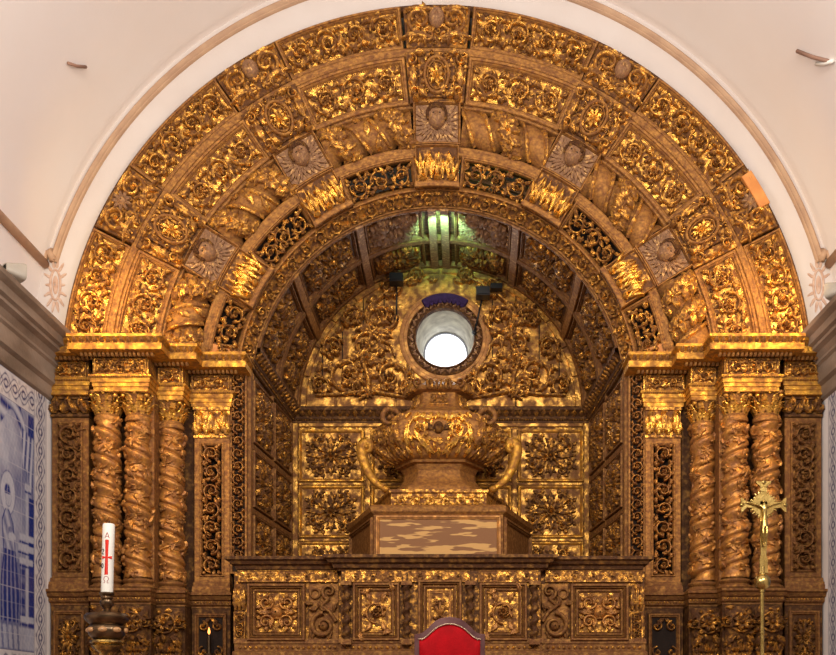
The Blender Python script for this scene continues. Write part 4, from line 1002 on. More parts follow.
# ------------------------------------------------------------------ pilasters
def pil(s,h0,h1,Y,z0,zc,z1,lab,pierced,seed):
    a,b=sorted((s*h0*Y/1000,s*h1*Y/1000)); S=flat(0,0,Y)
    t=thing('pilaster',lab,'pilaster',((a+b)/2,Y,z0),'pilasters of the altarpiece')
    zb=z0+.13; m=MB()
    if pierced: mould(m,a,b,zb,zc,[(0,-.14),(0,0),(.075,0),(.075,-.12)],.6)
    else: slab(m,a,b,zb,zc,-.14,0,.6)
    build('shaft_board',m,M['mould'] if pierced else M['wood'],t,S,smooth=False)
    if pierced:
        m=MB(); plate(m,a+.05,b-.05,zb+.05,zc-.05,-.115,.6); build('backing',m,M['shade_and_marks'],t,S,smooth=False)  # black sheet paints the shade inside the pierced shaft
    m=MB(); frame(m,a+.055,b-.055,zb+.055,zc-.045,.03,.018,.6); build('panel_frame',m,M['mould'] if pierced else M['wood'],t,S,sharp=SH)
    m=MB(); rinceau(m,a+.07,b-.07,zb+.08,zc-.07,.06,seed,ratio=1.15); fill(m,a+.075,b-.075,zb+.08,zc-.07,.03,seed,.07); build('scroll_carving',m,M['column'] if pierced else M['wood'],t,S if not pierced else flat(0,0,Y+.02))
    m=MB(); ubox(m,a,b,Y,Y+.14,[(z0+.13,0),(z0+.125,.02),(z0+.09,.022),(z0+.085,.04),(z0+.06,.045),(z0+.05,.05),(z0,.05)],(.3,.3)); build('base',m,M['wood'],t,sharp=math.radians(22))
    m=MB(); ubox(m,a,b,Y,Y+.14,[(z1,.03),(z1-.03,.03),(z1-.035,.01),(zc+.035,.0),(zc+.03,.02),(zc+.005,.02),(zc,0)],(.3,.3)); build('capital_block',m,M['ground' if pierced else 'wood_dark'],t,sharp=math.radians(22))
    m=MB(); n=3; w=(b-a)/n
    for k in range(n+1): leaf(m,a+.03+(b-a-.06)*k/n,zc+.035,PI/2,(z1-zc)*.48,w*.42,0,.05,3,10)
    for k in range(n): leaf(m,a+w*(k+.5),zc+.06,PI/2,(z1-zc)*.68,w*.36,0,.06,3,10)
    for e,xx in ((-1,a+.05),(1,b-.05)): boss(m,xx,z1-.075,.04,.07)
    boss(m,(a+b)/2,z1-.06,.03,.07)
    build('capital_leaves',m,M['carve_gold'] if pierced else M['carve_dark'],t,S)
for s in (-1,1):
    pil(s,385,348,9.88,2.73,4.44,4.645,'broad outer pilaster with a closed carved panel next to the %s wall'%LN[s],False,500+s)
    pil(s,243,208,10.24,2.73,4.33,4.645,'inner pilaster with a long pierced scroll panel beside the niche on the %s'%LN[s],True,510+s)
    # dark wall boards behind the columns
    Y=10.08; x0,x1=sorted((s*(346)*Y/1000,s*282*Y/1000)); t=thing('backing_board','dark board behind the two outer twisted columns on the %s'%LN[s],'backing boards',(x0,Y,2.7)); m=MB(); slab(m,x0,x1,2.7,4.70,-.1,0,.6,True); build('board',m,M['wood_dark'],t,flat(0,0,Y+.02),smooth=False)
    Y=10.30; x0,x1=sorted((s*(285)*Y/1000,s*244*Y/1000)); t=thing('backing_board','dark board behind the set-back twisted column on the %s'%LN[s],'backing boards',(x0,Y,2.7)); m=MB(); slab(m,x0,x1,2.7,4.70,-.1,0,.6,True); build('board',m,M['wood_dark'],t,flat(0,0,Y+.02),smooth=False)
    # thin strips between columns
    Y=9.98; xx=s*281.5*Y/1000; t=thing('column_strip','narrow upright strip between the columns on the %s'%LN[s],'wood strip',(xx,Y,2.7)); m=MB(); box(m,xx-.025,xx+.025,Y-.12,10.07,2.735,4.66); build('strip',m,M['wood'],t,smooth=False)
    # carved jamb of the niche
    Y=10.26; x0,x1=sorted((s*207.5*Y/1000,s*191*Y/1000))
    t=thing('niche_jamb','tall narrow pierced leaf-scroll strip on the %s side of the niche mouth'%LN[s],'carved jamb',((x0+x1)/2,Y,2.95),'carved jambs of the niche')
    m=MB(); slab(m,x0,x1,2.95,5.20,-.12,-.03,.6); mould(m,x0,x1,2.95,5.20,[(0,-.05),(0,0),(.018,.0),(.022,-.03)],.6); build('jamb_board',m,M['mould'],t,flat(0,0,Y),smooth=False)
    m=MB(); slab(m,x0+.02,x1-.02,2.97,5.18,-.05,-.026,.6); build('backing',m,M['shade_and_marks'],t,flat(0,0,Y),smooth=False)  # black slab stands in for shade behind the pierced scrolls
    m=MB(); rinceau(m,x0+.015,x1-.015,3.08,5.14,.05,520+s,ratio=1.1); build('scroll_carving',m,M['column'],t,flat(0,0,Y+.024))
# ------------------------------------------------------------------ predella below the columns
LED=[(2.735,0),(2.735,.10),(2.71,.10),(2.70,.075),(2.665,.055),(2.655,.03),(2.62,.03),(2.60,.0),(2.58,0)]
PRE=[(386,348,9.86,'p'),(346,286,9.78,'c'),(284,252,9.98,'d'),(246,207,10.18,'q')]
for s in (-1,1):
    for k,(h0,h1,Y,kind) in enumerate(PRE):
        a,b=sorted((s*h0*Y/1000,s*h1*Y/1000)); S=flat(0,0,Y)
        nm={'p':'pedestal block with a square rosette panel under the outer pilaster','c':'pedestal block with carved leaf brackets under the two outer twisted columns','d':'pedestal block with one rosette bracket under the set-back twisted column','q':'pedestal block with a pierced dark panel under the inner pilaster'}[kind]
        t=thing('pedestal',nm+' on the '+LN[s],'pedestal',((a+b)/2,Y,DZ),'pedestals of the altarpiece')
        m=MB(); slab(m,a,b,DZ,2.59,-.45,0,.8,True); build('pedestal_block',m,M['wood_dark'],t,S,smooth=False)
        m=MB(); ubox(m,a,b,Y,Y+.40,LED,(.3,.3)); build('ledge',m,M['wood'],t,sharp=math.radians(22))
        m=MB(); beads(m,(a,2.64),(b,2.64),.013); build('beading',m,M['carve'],t,flat(0,0,Y-.03))
        if kind in 'pq':
            z0=1.98; m=MB(); frame(m,a+.035,b-.035,z0,2.53,.045,.03); build('panel_frame',m,M['wood'],t,S,sharp=SH)
            if kind=='q':
                m=MB(); plate(m,a+.075,b-.075,z0+.04,2.49,.004); build('hollow_shade',m,M['shade_and_marks'],t,S,smooth=False)  # flat black plate, shade of a recess put into its colour
            m=MB()
            if kind=='p': rosette(m,(a+b)/2,2.27,.10,8,.05); 
            acanthus_star(m,a+.08,b-.08,2.03,2.49,.035,k) if kind=='p' else None
            if kind=='q':
                for e in (-1,1):
                    for f in (-1,1):
                        cx,cz=(a+b)/2+e*.075,2.27+f*.13; p=spiral_pts(cx,cz,.055,.015,PI/2,e*f*2*PI,20); ridge(m,p,.012,.035); leaf(m,cx,cz,f*PI/2+.5*e,.12,.025,.6*e,.03,3); boss(m,cx,cz,.016,.04)
            build('panel_carving',m,M['carve_dark'],t,S)
        else:
            n=2 if kind=='c' else 1
            for q in range(n):
                cx=a+(b-a)*(q+.5)/n; w=(b-a)/n*.46
                # swelling bracket: bulging console surface
                def SK(u,v,cx=cx,w=w,Y=Y):
                    tt=np.clip((2.56-v)/.62,0,1); bul=.13*np.sin(PI*np.clip(tt*1.25+.12,0,1))**.8*(1-.25*tt)+.01
                    xx=u*np.interp(tt,[0,.5,1],[1,.98,.78])
                    return np.stack([cx+xx,Y-.01-bul*np.sqrt(np.clip(1-(u/(w*1.05))**2,0.02,1)),v],-1)
                m=MB(); U,V=np.meshgrid(np.linspace(-w,w,15),np.linspace(1.95,2.56,22),indexing='ij'); m.grid(SK(U.ravel(),V.ravel()).reshape(U.shape+(3,))); build('bracket',m,M['wood_dark'],t)
                m=MB(); ring(m,0,2.40,.085,.012,.03,26); rosette(m,0,2.40,.075,7,.05); fill(m,-w*.9,w*.9,2.0,2.54,.03,q+int(Y*10),.075); 
                for e in (-1,1):
                    scrollcell(m,e*w*.72,2.40,.055,e,.035,random.Random(q+3),PI/2,4); leaf(m,e*.05,2.28,-PI/2+e*.9,.14,.03,-e*.6,.04,3)
                for j in range(5): leaf(m,(j-2)*w*.38,2.22,-PI/2,.22,.035,0,.035,4,12)
                for j in range(4): leaf(m,(j-1.5)*w*.38,2.14,-PI/2,.22,.03,0,.045,3,10)
                build('bracket_carving',m,M['carve_dark'],t,SK)

# ------------------------------------------------------------------ carved altar shelf (gradine) in front of the niche
G1,G2=9.62,9.50
gx=lambda px,Y=G1: X(px,Y)
T=[(3.015,.0),(3.015,.13),(2.985,.13),(2.975,.10),(2.945,.085),(2.935,.05),(2.90,.04),(2.895,.015),(2.875,.0)]
t=thing('altar_shelf','long dark carved shelf bench across the foot of the niche, behind the red chair','altar shelf',(0,G1,DZ))
m=MB(); slab(m,gx(234),gx(645),2.13,2.885,-.34,0,2,True); build('shelf_body',m,M['ground_dark'],t,flat(0,0,G1),smooth=False)
m=MB(); slab(m,gx(341,G2),gx(541,G2),2.14,2.89,-.2,0,2,True); build('centre_body',m,M['ground_dark'],t,flat(0,0,G2),smooth=False)
m=MB(); ubox(m,gx(241),gx(638),G1,G1+.32,T); ubox(m,gx(338,G2),gx(543,G2),G2,G1+.2,T); build('top_moulding',m,M['wood_dark'],t,sharp=math.radians(22))
m=MB(); BT=[(2.24,.0),(2.235,.03),(2.19,.035),(2.185,.02),(2.12,.02),(2.11,.05),(2.07,.05)]
ubox(m,gx(236),gx(644),G1,G1+.3,BT,(.5,.5)); ubox(m,gx(341,G2),gx(541,G2),G2,G1+.1,BT,(.5,.5)); build('base_moulding',m,M['wood'],t,sharp=math.radians(22))
def gz(py,Y): return Z(py,Y)
for Y,segs in ((G1,((238,338),(545,642))),(G2,((345,402),(408,470),(478,538)))):
    for a_,b_ in segs:
        a,b=gx(a_,Y),gx(b_,Y); m=MB(); slab(m,a,b,gz(582,Y),gz(571,Y),-.01,.012,1); frame(m,a,b,gz(582.5,Y),gz(570.5,Y),.014,.022,.3); rinceau(m,a+.02,b-.02,gz(581,Y),gz(572,Y),.022,int(a_),ratio=.45); build('frieze_carving',m,M['carve'],t,flat(0,0,Y))
        m=MB(); beads(m,(a,gz(647.5,Y)),(b,gz(647.5,Y)),.018,.05); build('base_beading',m,M['carve'],t,flat(0,0,Y-.02))
def gpanel(px0,px1,py0,py1,Y,lab,k,star):
    a,b,z0,z1=gx(px0,Y),gx(px1,Y),gz(py1,Y),gz(py0,Y); S=flat(0,0,Y)
    m=MB(); slab(m,a,b,z0,z1,-.01,.012,.5); p=build('framed_panel',m,M['ground'],t,S,smooth=False); p['label']=lab
    m=MB(); frame(m,a,b,z0,z1,.055,.06,.3); frame(m,a+.055,b-.055,z0+.055,z1-.055,.035,.035,.3); build('panel_frame',m,M['wood'],p,S,sharp=SH)
    m=MB(); q=.10
    if star==1:
        cx,cz=(a+b)/2,(z0+z1)/2; w,h=(b-a)/2-q,(z1-z0)/2-q
        boss(m,cx,cz,.065,.05,8,base=.01)
        for ex in (-1,1):
            for ez in (-1,1):
                c0=(cx+ex*w*.56,cz+ez*h*.52); sp=spiral_pts(c0[0],c0[1],h*.40,h*.1,(PI if ex>0 else 0),ex*ez*2*PI*1.1,26); ridge(m,sp,np.linspace(.016,.010,26),.045); boss(m,c0[0],c0[1],.02,.045)
                for j in range(5): pt=sp[2+j*4]; leaf(m,pt[0],pt[1],math.atan2(pt[1]-c0[1],pt[0]-c0[0])-.5*ex*ez,.07,.02,.9*ex*ez,.04,2,7)
                leaf(m,cx+ex*.03,cz+ez*.06,PI/2*ez-ex*ez*.5,h*.6,.028,ex*ez*.6,.05,3)
            leaf(m,cx+ex*.06,cz,(0 if ex>0 else PI),w*.75,.035,0,.05,3)
    elif star==2:
        rinceau(m,a+q,b-q,z0+q,z1-q,.045,k,ratio=1); rosette(m,(a+b)/2,(z0+z1)/2,.05,8,.07)
        for ex in (-1,1):
            for ez in (-1,1): leaf(m,(a+b)/2+ex*(b-a)*.34,(z0+z1)/2+ez*(z1-z0)*.34,math.atan2(-ez,ex)+2.2,.11,.03,1.2,.045,3)
    else:
        frame(m,a+.10,b-.10,z0+.02,z1-.10,.03,.03,.3); acanthus_star(m,a+.13,b-.13,z0+.05,z1-.13,.04,k)
    build('panel_carving',m,M['column'],p,S); m=MB(); fill(m,a+q,b-q,z0+q,z1-q,.022,k,.075); build('leaf_filling',m,M['wood'],p,S)
gpanel(248,306,584,641,G1,'square scroll panel at the left end',1,1)
gpanel(570,628,584,641,G1,'square scroll panel at the right end',2,1)
gpanel(353,400,583,641,G2,'swirling leaf panel left of centre',3,2)
gpanel(479,527,583,641,G2,'swirling leaf panel right of centre',4,2)
gpanel(418,462,580,648,G2,'nested frames panel at the centre',5,3)
for px,Y in ((347,G2),(407,G2),(470,G2),(534,G2)):
    cx=gx(px,Y); m=MB(); zz=np.linspace(gz(639,Y),gz(586,Y),90); n_=12
    P=np.array([[(cx+.014*math.cos(z*2*PI/.11)+.034*math.cos(a)*(.8+.25*abs(math.sin((z*2*PI/.11-a)/2))),Y-.045+.014*math.sin(z*2*PI/.11)+.034*math.sin(a),z) for a in np.linspace(0,2*PI,14)[:-1]] for z in zz]); m.grid(P,cv=True)
    build('twisted_colonnette',m,M['wood_dark'],t)
    m=MB(); box(m,cx-.05,cx+.05,Y-.10,Y+.01,gz(645,Y),gz(639.5,Y)); box(m,cx-.05,cx+.05,Y-.10,Y+.01,gz(586,Y),gz(582,Y)); build('colonnette_block',m,M['wood'],t,smooth=False)
for s,(p0,p1) in ((-1,(309,339)),(1,(541,568))):
    Y=G1; a,b=gx(p0,Y),gx(p1,Y); S=flat(0,0,Y); m=MB(); slab(m,a,b,gz(641,Y),gz(584,Y),-.01,.015,.5); build('scroll_panel',m,M['mould'],t,S,smooth=False)
    cx=(a+b)/2; m=MB(); p=spiral_pts(cx+s*.0,gz(626,Y),.125,.035,PI/2 if 1 else 0,-s*2*PI*1.25,34); ridge(m,p,np.linspace(.026,.018,34),.06,base=.01); boss(m,cx,gz(626,Y),.05,.05,12,base=.01)
    c2=cx-s*.055; p=spiral_pts(c2,gz(592,Y),.075,.02,-PI/2,s*2*PI*1.15,26); ridge(m,p,np.linspace(.02,.012,26),.05,base=.01); boss(m,c2,gz(592,Y),.022,.05,base=.01); ring(m,cx+s*.08,gz(594,Y),.045,.014,.045,16)
    q=[(cx-s*.12,gz(622,Y)),(cx-s*.06,gz(612,Y)),(cx+s*.02,gz(606,Y)),(c2,gz(599,Y))]
    ridge(m,np.array(q),.02,.05,base=.01); 
    for k in range(5): leaf(m,cx-s*.1+s*.05*k,gz(612-2*k,Y),PI/2-s*.4*k+1.2*(k%2),.10,.025,s*.9,.045,2,8,.01)
    leaf(m,cx-s*.02,gz(640,Y),PI/2+s*.8,.13,.03,-s*.8,.04,3); leaf(m,cx+s*.11,gz(640,Y),PI/2,.14,.03,s*.5,.04,3)
    build('scroll_carving',m,M['wood'],t,S)
for s,(p0,p1) in ((-1,(234,246)),(1,(630,643))):
    a,b=gx(p0),gx(p1); S=flat(0,0,G1); m=MB()
    frame(m,a,b,gz(640,G1),gz(612,G1),.02,.03); rinceau(m,a+.02,b-.02,gz(638,G1),gz(614,G1),.03,3,ratio=1)
    for k in range(3): leaf(m,a+.02+(b-a-.04)*k/2,gz(610,G1),PI/2,.24,.03,0,.06,4,12)
    boss(m,(a+b)/2,gz(588,G1),.045,.06); build('end_bracket',m,M['carve'],t,S)
# dark wood box of the shelf down to the dais + tiled altar behind the chair
t=thing('tiled_base','low altar base with blue and white tiles, under the carved shelf','altar base',(0,9.7,DZ))
m=MB(); box(m,gx(236),gx(644),9.66,10.1,DZ,2.125); build('base_block',m,M['wood_dark'],t,smooth=False)
m=MB(); yb_=9.52
def S_(u,v): return np.stack([u,np.full_like(u,9.655),v],-1)
m=MB(); nx,nz=420,60; U,V=np.meshgrid(np.linspace(gx(240),gx(640),nx),np.linspace(1.5,2.125,nz),indexing='ij'); m.grid(S_(U.ravel(),V.ravel()).reshape(nx,nz,3))
o=build('tile_face',m,M['tiles'],t,smooth=False); b_=.5+.5*np.sin(U.ravel()*22)*np.sin(V.ravel()*25); b_=np.where(U.ravel()<-.2,.8+.2*b_,.15+.8*(b_>.6)); c_=lerpc(b_)
ca=o.data.color_attributes.new('Col','FLOAT_COLOR','POINT'); ca.data.foreach_set('color',np.concatenate([c_,np.ones((len(c_),1))],1).astype(np.float32).ravel())
# ------------------------------------------------------------------ furniture and vessels in front
M['brass']=plain('polished_brass',(.62,.45,.15),.25,.95,scale=12,c2=(.42,.28,.08))
M['bronze']=plain('dark_bronze',(.20,.13,.07),.28,.9,scale=14,c2=(.10,.06,.035))
M['wax']=plain('white_wax',(.82,.80,.74),.5,scale=5)
M['red']=plain('red_wax',(.75,.03,.015),.5)
M['velvet']=plain('red_velvet',(.40,.0015,.006),.8,scale=7,c2=(.28,.001,.004),bump=.15,bs=60)
M['velvet'].node_tree.nodes['Principled BSDF'].inputs['Specular IOR Level'].default_value=.15
M['chairwood']=plain('greyish_purple_wood',(.17,.085,.085),.28,scale=6,c2=(.09,.035,.035))
M['nail']=plain('nail_brass',(.55,.42,.3),.3,.9)
# chair
CY=7.5; cx0=X(414.5,CY); cx1=X(485,CY); cc=(cx0+cx1)/2; hw=(cx1-cx0)/2; ztop=Z(617,CY)
t=thing('red_armchair','red upholstered high-back chair with a dark arched wooden frame in front of the altar','chair',(cc,CY,DZ))
k_=CY/1000
xs=np.linspace(-hw,hw,70); zs=ztop-k_*np.interp(np.abs(xs)/hw,[0,.12,.28,.42,.55,.68,.78,.88,1],[0,.3,1.6,4.2,8.5,13.2,15.8,16.8,17.2])
hi=hw-4.6*k_; xi=np.linspace(-hi,hi,70); zi=ztop-7.6*k_-k_*np.interp(np.abs(xi)/hi,[0,.15,.35,.5,.65,.78,.88,1],[0,.5,2.6,5.6,9.8,13.4,15.0,15.4])
m=MB(); zl=DZ+.48
ZB_=lambda z: .10*np.clip((z-zl)/1.0,0,1)   # slight lean backwards
def pt(x,y,z): return (cc+x,CY+y-.10*(z-ztop)/1.0*-1*0+0,z)
P=[]
for (X_,Z_,y) in ((xi,zi,.03),(xi,zi,-.012),(xi*.995,zi+.004,-.022),(xs*.99,zs-.006,-.022),(xs,zs,-.012),(xs,zs,.03),(xi,zi,.03)):
    left=[(X_[0],z) for z in np.linspace(zl,Z_[0],8)[:-1]]; right=[(X_[-1],z) for z in np.linspace(Z_[-1],zl,8)[1:]]
    P.append([(cc+a,CY+y,b) for a,b in left+list(zip(X_,Z_))+right])
m.grid(np.array(P)); box(m,cc-hw+.05,cc+hw-.05,CY-.02,CY+.03,zl,zl+.06); build('back_frame',m,M['chairwood'],t,sharp=SH)
m=MB(); P=[]
for k,y in ((0,-.005),(.0,-.018),(.18,-.04),(.6,-.052),(1,-.055)):
    row=[]
    for j in range(len(xi)):
        x_=xi[j]*(1-k*.35); z_=zi[j]-(zi[j]-(ztop-.6))*k*.35
        row.append((cc+x_,CY+y,z_))
    for q in np.linspace(0,1,10)[1:]: row.append((cc+xi[-1]*(1-k*.35),CY+y,(zi[-1]-(zi[-1]-(ztop-.6))*k*.35)*(1-q)+(zl+.05+(ztop-.6-zl-.05)*k*.5)*q))
    for q in np.linspace(0,1,12)[1:]: row.append((cc+(xi[-1]*(1-2*q))*(1-k*.35),CY+y,zl+.05+(ztop-.6-zl-.05)*k*.5))
    for q in np.linspace(0,1,10)[1:-1]: row.append((cc+xi[0]*(1-k*.35),CY+y,(zi[0]-(zi[0]-(ztop-.6))*k*.35)*q+(zl+.05+(ztop-.6-zl-.05)*k*.5)*(1-q)))
    P.append(row)
P.append([(cc,CY-.055,ztop-.6)]*len(P[0])); m.grid(np.array(P),cv=True); build('back_cushion',m,M['velvet'],t)
m=MB()
for j in range(0,len(xi),1): sphere(m,(cc+xi[j],CY-.026,zi[j]+.004),.0065,6,4)
for s in (-1,1):
    for z_ in np.linspace(zl+.06,zi[0],38): sphere(m,(cc+s*(hw-.056),CY-.026,z_),.0065,6,4)
build('nail_row',m,M['nail'],t)
m=MB(); box(m,cc-hw+.02,cc+hw-.02,CY-.56,CY-.02,DZ+.42,DZ+.47); build('seat_frame',m,M['chairwood'],t,smooth=False)
m=MB(); S=lambda u,v: np.stack([cc+u,CY-.29+v,np.full_like(u,DZ+.47)],-1); mould(m,-hw+.03,hw-.03,-.26,.24,[(0,0),(0,.05),(.03,.075),(.10,.09)],.05); plate(m,-hw+.13,hw-.13,-.16,.14,.09,.05); build('seat',m,M['velvet'],t,S)
for s in (-1,1):
    for y_ in (-.52,-.0):
        m=MB(); x_=cc+s*(hw-.035); box(m,x_-.025,x_+.025,CY+y_-.025,CY+y_+.025,DZ,DZ+.43 if y_<-.1 else zl); build('leg',m,M['chairwood'],t,smooth=False)
    m=MB(); x_=cc+s*(hw-.03); tube(m,[(x_,CY-.01,DZ+.72),(x_,CY-.25,DZ+.73),(x_,CY-.45,DZ+.71),(x_,CY-.54,DZ+.66)],.026,10); tube(m,[(x_,CY-.46,DZ+.45),(x_,CY-.49,DZ+.58),(x_,CY-.47,DZ+.71)],.02,10); build('armrest',m,M['chairwood'],t)
# paschal candle
PY=8.0; kx=X(107.,PY); zt=Z(524,PY); zb=Z(593,PY); r=.047
t=thing('paschal_candle','tall white candle with a red cross, on the dark stand at the left','candle',(kx,PY,zb))
tilt=lambda v: np.stack([v[:,0]+(v[:,2]-zb)*.026,v[:,1],v[:,2]],-1)
m=MB(); lathe(m,[(0,0),(r,0),(r,.30),(r,zt-zb-.01),(r*.9,zt-zb),(.012,zt-zb-.012),(0,zt-zb-.012)],(kx,PY,zb),32); m2=MB(); m2.join(m,tilt); wx_=build('wax',m2,M['wax'],t,sharp=SH)
m=MB(); tube(m,[(kx,PY,zt-.015),(kx+.003,PY,zt+.025)],.004,6); m2=MB(); m2.join(m,tilt); build('wick',m2,M['black'],t)
SCn=lambda u,v: np.stack([kx+(v-zb)*.026+r*np.sin(u/r),PY-r*np.cos(u/r),v],-1)
zz=lambda py: Z(py,PY)
def ribbon(m,pts,w,h=.002): ridge(m,np.array(pts,float),w,h,prof=np.array([(-1,0),(-1,1),(1,1),(1,0)]))
m=MB(); ox=.006
ribbon(m,[(ox,zz(q)) for q in np.linspace(540.5,575.5,24)],np.array([.0105+.003*abs(k/23-.5)*2 for k in range(24)]))
ribbon(m,[(ox+q,zz(558.2)) for q in np.linspace(-.042,.042,17)],np.array([.002+.012*abs(k/16-.5)*2 for k in range(17)])); build('red_cross',m,M['red'],wx_,SCn)
m=MB()
A0=zz(539); 
for p in ([(ox-.016,A0),(ox,A0+.045)],[(ox+.016,A0),(ox,A0+.045)],[(ox-.010,A0+.014),(ox+.010,A0+.014)]): ribbon(m,p,.0022,.0022)
o0=zz(583.5)
ribbon(m,[(ox-.02,o0),(ox-.008,o0),(ox-.009,o0+.012),(ox-.018,o0+.028),(ox-.014,o0+.046),(ox,o0+.053),(ox+.014,o0+.046),(ox+.018,o0+.028),(ox+.009,o0+.012),(ox+.008,o0),(ox+.02,o0)],.0022,.0022)
build('greek_letters',m,plain('dark_red_mark',(.35,.03,.03),.5),wx_,SCn)
m=MB(); c0=(-.027,zz(552.5)); ribbon(m,[(c0[0]-.010,c0[1]+.014),(c0[0]-.004,c0[1]+.022),(c0[0]+.006,c0[1]+.020),(c0[0]+.008,c0[1]+.010),(c0[0]-.002,c0[1]-.006),(c0[0]-.010,c0[1]-.018),(c0[0]+.010,c0[1]-.018)],.003,.0022)
c0=(-.029,zz(566.5)); aa_=np.linspace(0,2*PI,15)[:-1]; ridge(m,np.stack([c0[0]+.009*np.cos(aa_),c0[1]+.018*np.sin(aa_)],1),.003,.0022,closed=True,prof=np.array([(-1,0),(-1,1),(1,1),(1,0)])); build('year_digits',m,M['black'],wx_,SCn)
# candle stand
def L(px0,py0): return ((px0)/2*PY/1000, Z(py0,PY))
t=thing('candle_stand','dark bronze candle stand with wide drip dish and jewelled knop under the white candle','candlestick',(kx-.0,PY,DZ))
def prof(rows): return [((w/2)*PY/1000,Z(py,PY)) for w,py in rows]
m=MB(); lathe(m,prof([(9,592.5),(15,592.6),(15,594),(11,596.5),(12,598),(10,599.5)])[::1],(kx,PY,0),28); build('candle_cup',m,M['bronze'],t,sharp=SH)
m=MB(); lathe(m,prof([(8,599),(13,600.5),(14,603),(12,606),(8,608),(7,610),(10,611),(12,612)]),(kx,PY,0),28); build('upper_knop',m,M['bronze'],t,sharp=SH)
m=MB(); lathe(m,prof([(3,612),(24,612.5),(40,614),(44,616.5),(44,618.5),(41,621),(34,624),(30,625)]),(kx,PY,0),40); build('drip_dish',m,M['bronze'],t,sharp=SH)
m=MB(); lathe(m,prof([(28,624),(34,626),(37,630),(35,635),(28,639),(24,640)]),(kx,PY,0),36); build('knop',m,M['bronze'],t)
m=MB()
for k in range(8):
    a=2*PI*k/8+.1; rr=.145; S=lambda u,v,a=a: np.stack([kx+np.cos(a)*rr-np.sin(a)*u,PY+np.sin(a)*rr+np.cos(a)*u,v],-1)
    q=MB(); boss(q,0,Z(630.5,PY),.036,.02,14,el=.62); v=mapS(S,q.arr()); m.join(q,lambda _,v=v:v)
build('oval_stone',m,plain('amber_stone',(.50,.27,.12),.15),t)
m=MB(); lathe(m,prof([(22,639.5),(32,640.5),(34,642.5),(30,644),(26,644.5),(30,646),(26,649),(14,653),(9,660),(8,690),(12,700),(18,720),(12,735),(8,745),(8,765),(16,772),(44,786),(48,790),(48,792.4)]),(kx,PY,0),40); build('stem',m,gold('brass_dark',(.75,.50,.15),(.16,.10,.05),.5,14,.9,.25,.1,wmetal=.8,wrough=.3),t,sharp=SH)
# processional cross
QY=8.5; qx=X(763.5,QY); 
t=thing('processional_cross','brass crucifix with flared arm ends on a tall staff in front of the right-hand columns','processional cross',(qx,QY,DZ))
zc=Z(505,QY); S=flat(qx,zc,QY); k=QY/1000
def outline_slab(m,pts,h0,h1,bev=.004):
    p=np.array(pts,float); c=p.mean(0); n=len(p)
    q=c+(p-c)*(1-bev/np.linalg.norm(p-c,axis=1,keepdims=True))
    P=np.stack([np.c_[np.tile(c,(n,1)),np.full(n,h0)],np.c_[p,np.full(n,h0)],np.c_[p,np.full(n,h1-bev)],np.c_[q,np.full(n,h1)],np.c_[np.tile(c,(n,1)),np.full(n,h1)]]); m.grid(P,cv=True)
m=MB(); w=7.2*k
def arm(m,dx,dz,L,flare):
    nx,nz=-dz,dx; pts=[]
    prof_=[(0,1),(L*.55,.95),(L*.72,.8),(L*.80,1.2),(L*.90,flare),(L*1.0,flare*1.12),(L*.985,.5),(L*1.04,0)]
    for a,b in prof_: pts.append((dx*a+nx*b*w/2,dz*a+nz*b*w/2))
    for a,b in prof_[::-1][1:]: pts.append((dx*a-nx*b*w/2,dz*a-nz*b*w/2))
    outline_slab(m,pts,-.008,.008)
arm(m,1,0,23*k,1.9); arm(m,-1,0,23*k,1.9); arm(m,0,1,24*k,2.0); arm(m,0,-1,69*k,1.1); outline_slab(m,[(11.5*k*math.cos(a),11.5*k*math.sin(a)) for a in np.linspace(0,2*PI,25)[:-1]],-.007,.007)
build('cross_plate',m,M['brass'],t,S,smooth=False)
m=MB()
for q in range(24):
    a=2*PI*q/24+PI/24
    L_=(14.5 if q%3 else 13)*k; leaf(m,8*k*math.cos(a),8*k*math.sin(a),a,L_-8*k,.012,0,.006,1,6)
for dx,dz,LL in ((1,0,21.5),(-1,0,21.5),(0,1,22.5)): boss(m,dx*LL*k,dz*LL*k,2.6*k,.016,10)
frame(m,-3.2*k,3.2*k,13*k,18*k,.008,.014); build('rays',m,M['brass'],t,S)
# corpus: one skinned figure
def skin(name,verts,edges,rad,mat,parent,levels=2,root=0):
    me=bpy.data.meshes.new(name); me.from_pydata([tuple(np.array(v)-LOC[parent.name]) for v in verts],edges,[]); me.materials.append(mat)
    o=bpy.data.objects.new(name,me); COL.objects.link(o); o.parent=parent; LOC[o.name]=LOC[parent.name]
    mo=o.modifiers.new('Skin','SKIN')
    if not me.skin_vertices: pass
    for i,r_ in enumerate(rad): me.skin_vertices[0].data[i].radius=(r_,r_)
    me.skin_vertices[0].data[root].use_root=True
    o.modifiers.new('Sub','SUBSURF').levels=levels; o.modifiers['Sub'].render_levels=levels; mo.use_smooth_shade=True
    return o
def cp(dx,dz,dy=0.): return (qx+dx*k,QY-.030+dy,zc+dz*k)
V=[cp(0,-17),cp(.3,-11),cp(0,-5),cp(0,-1.5),cp(-.4,1.5),cp(-.8,4.6,-.012),
   cp(-3,-2.2),cp(-8.5,0),cp(-15,1.8),cp(-18,2.2),cp(3,-2.2),cp(8.5,0),cp(15,1.8),cp(18,2.2),
   cp(-1.7,-19),cp(-1.6,-29,-.016),cp(-.9,-39),cp(-.4,-42,-.012),cp(1.7,-19),cp(1.9,-29,-.020),cp(.7,-39,-.004),cp(.3,-42,-.016)]
E=[(0,1),(1,2),(2,3),(3,4),(4,5),(3,6),(6,7),(7,8),(8,9),(3,10),(10,11),(11,12),(12,13),(0,14),(14,15),(15,16),(16,17),(0,18),(18,19),(19,20),(20,21)]
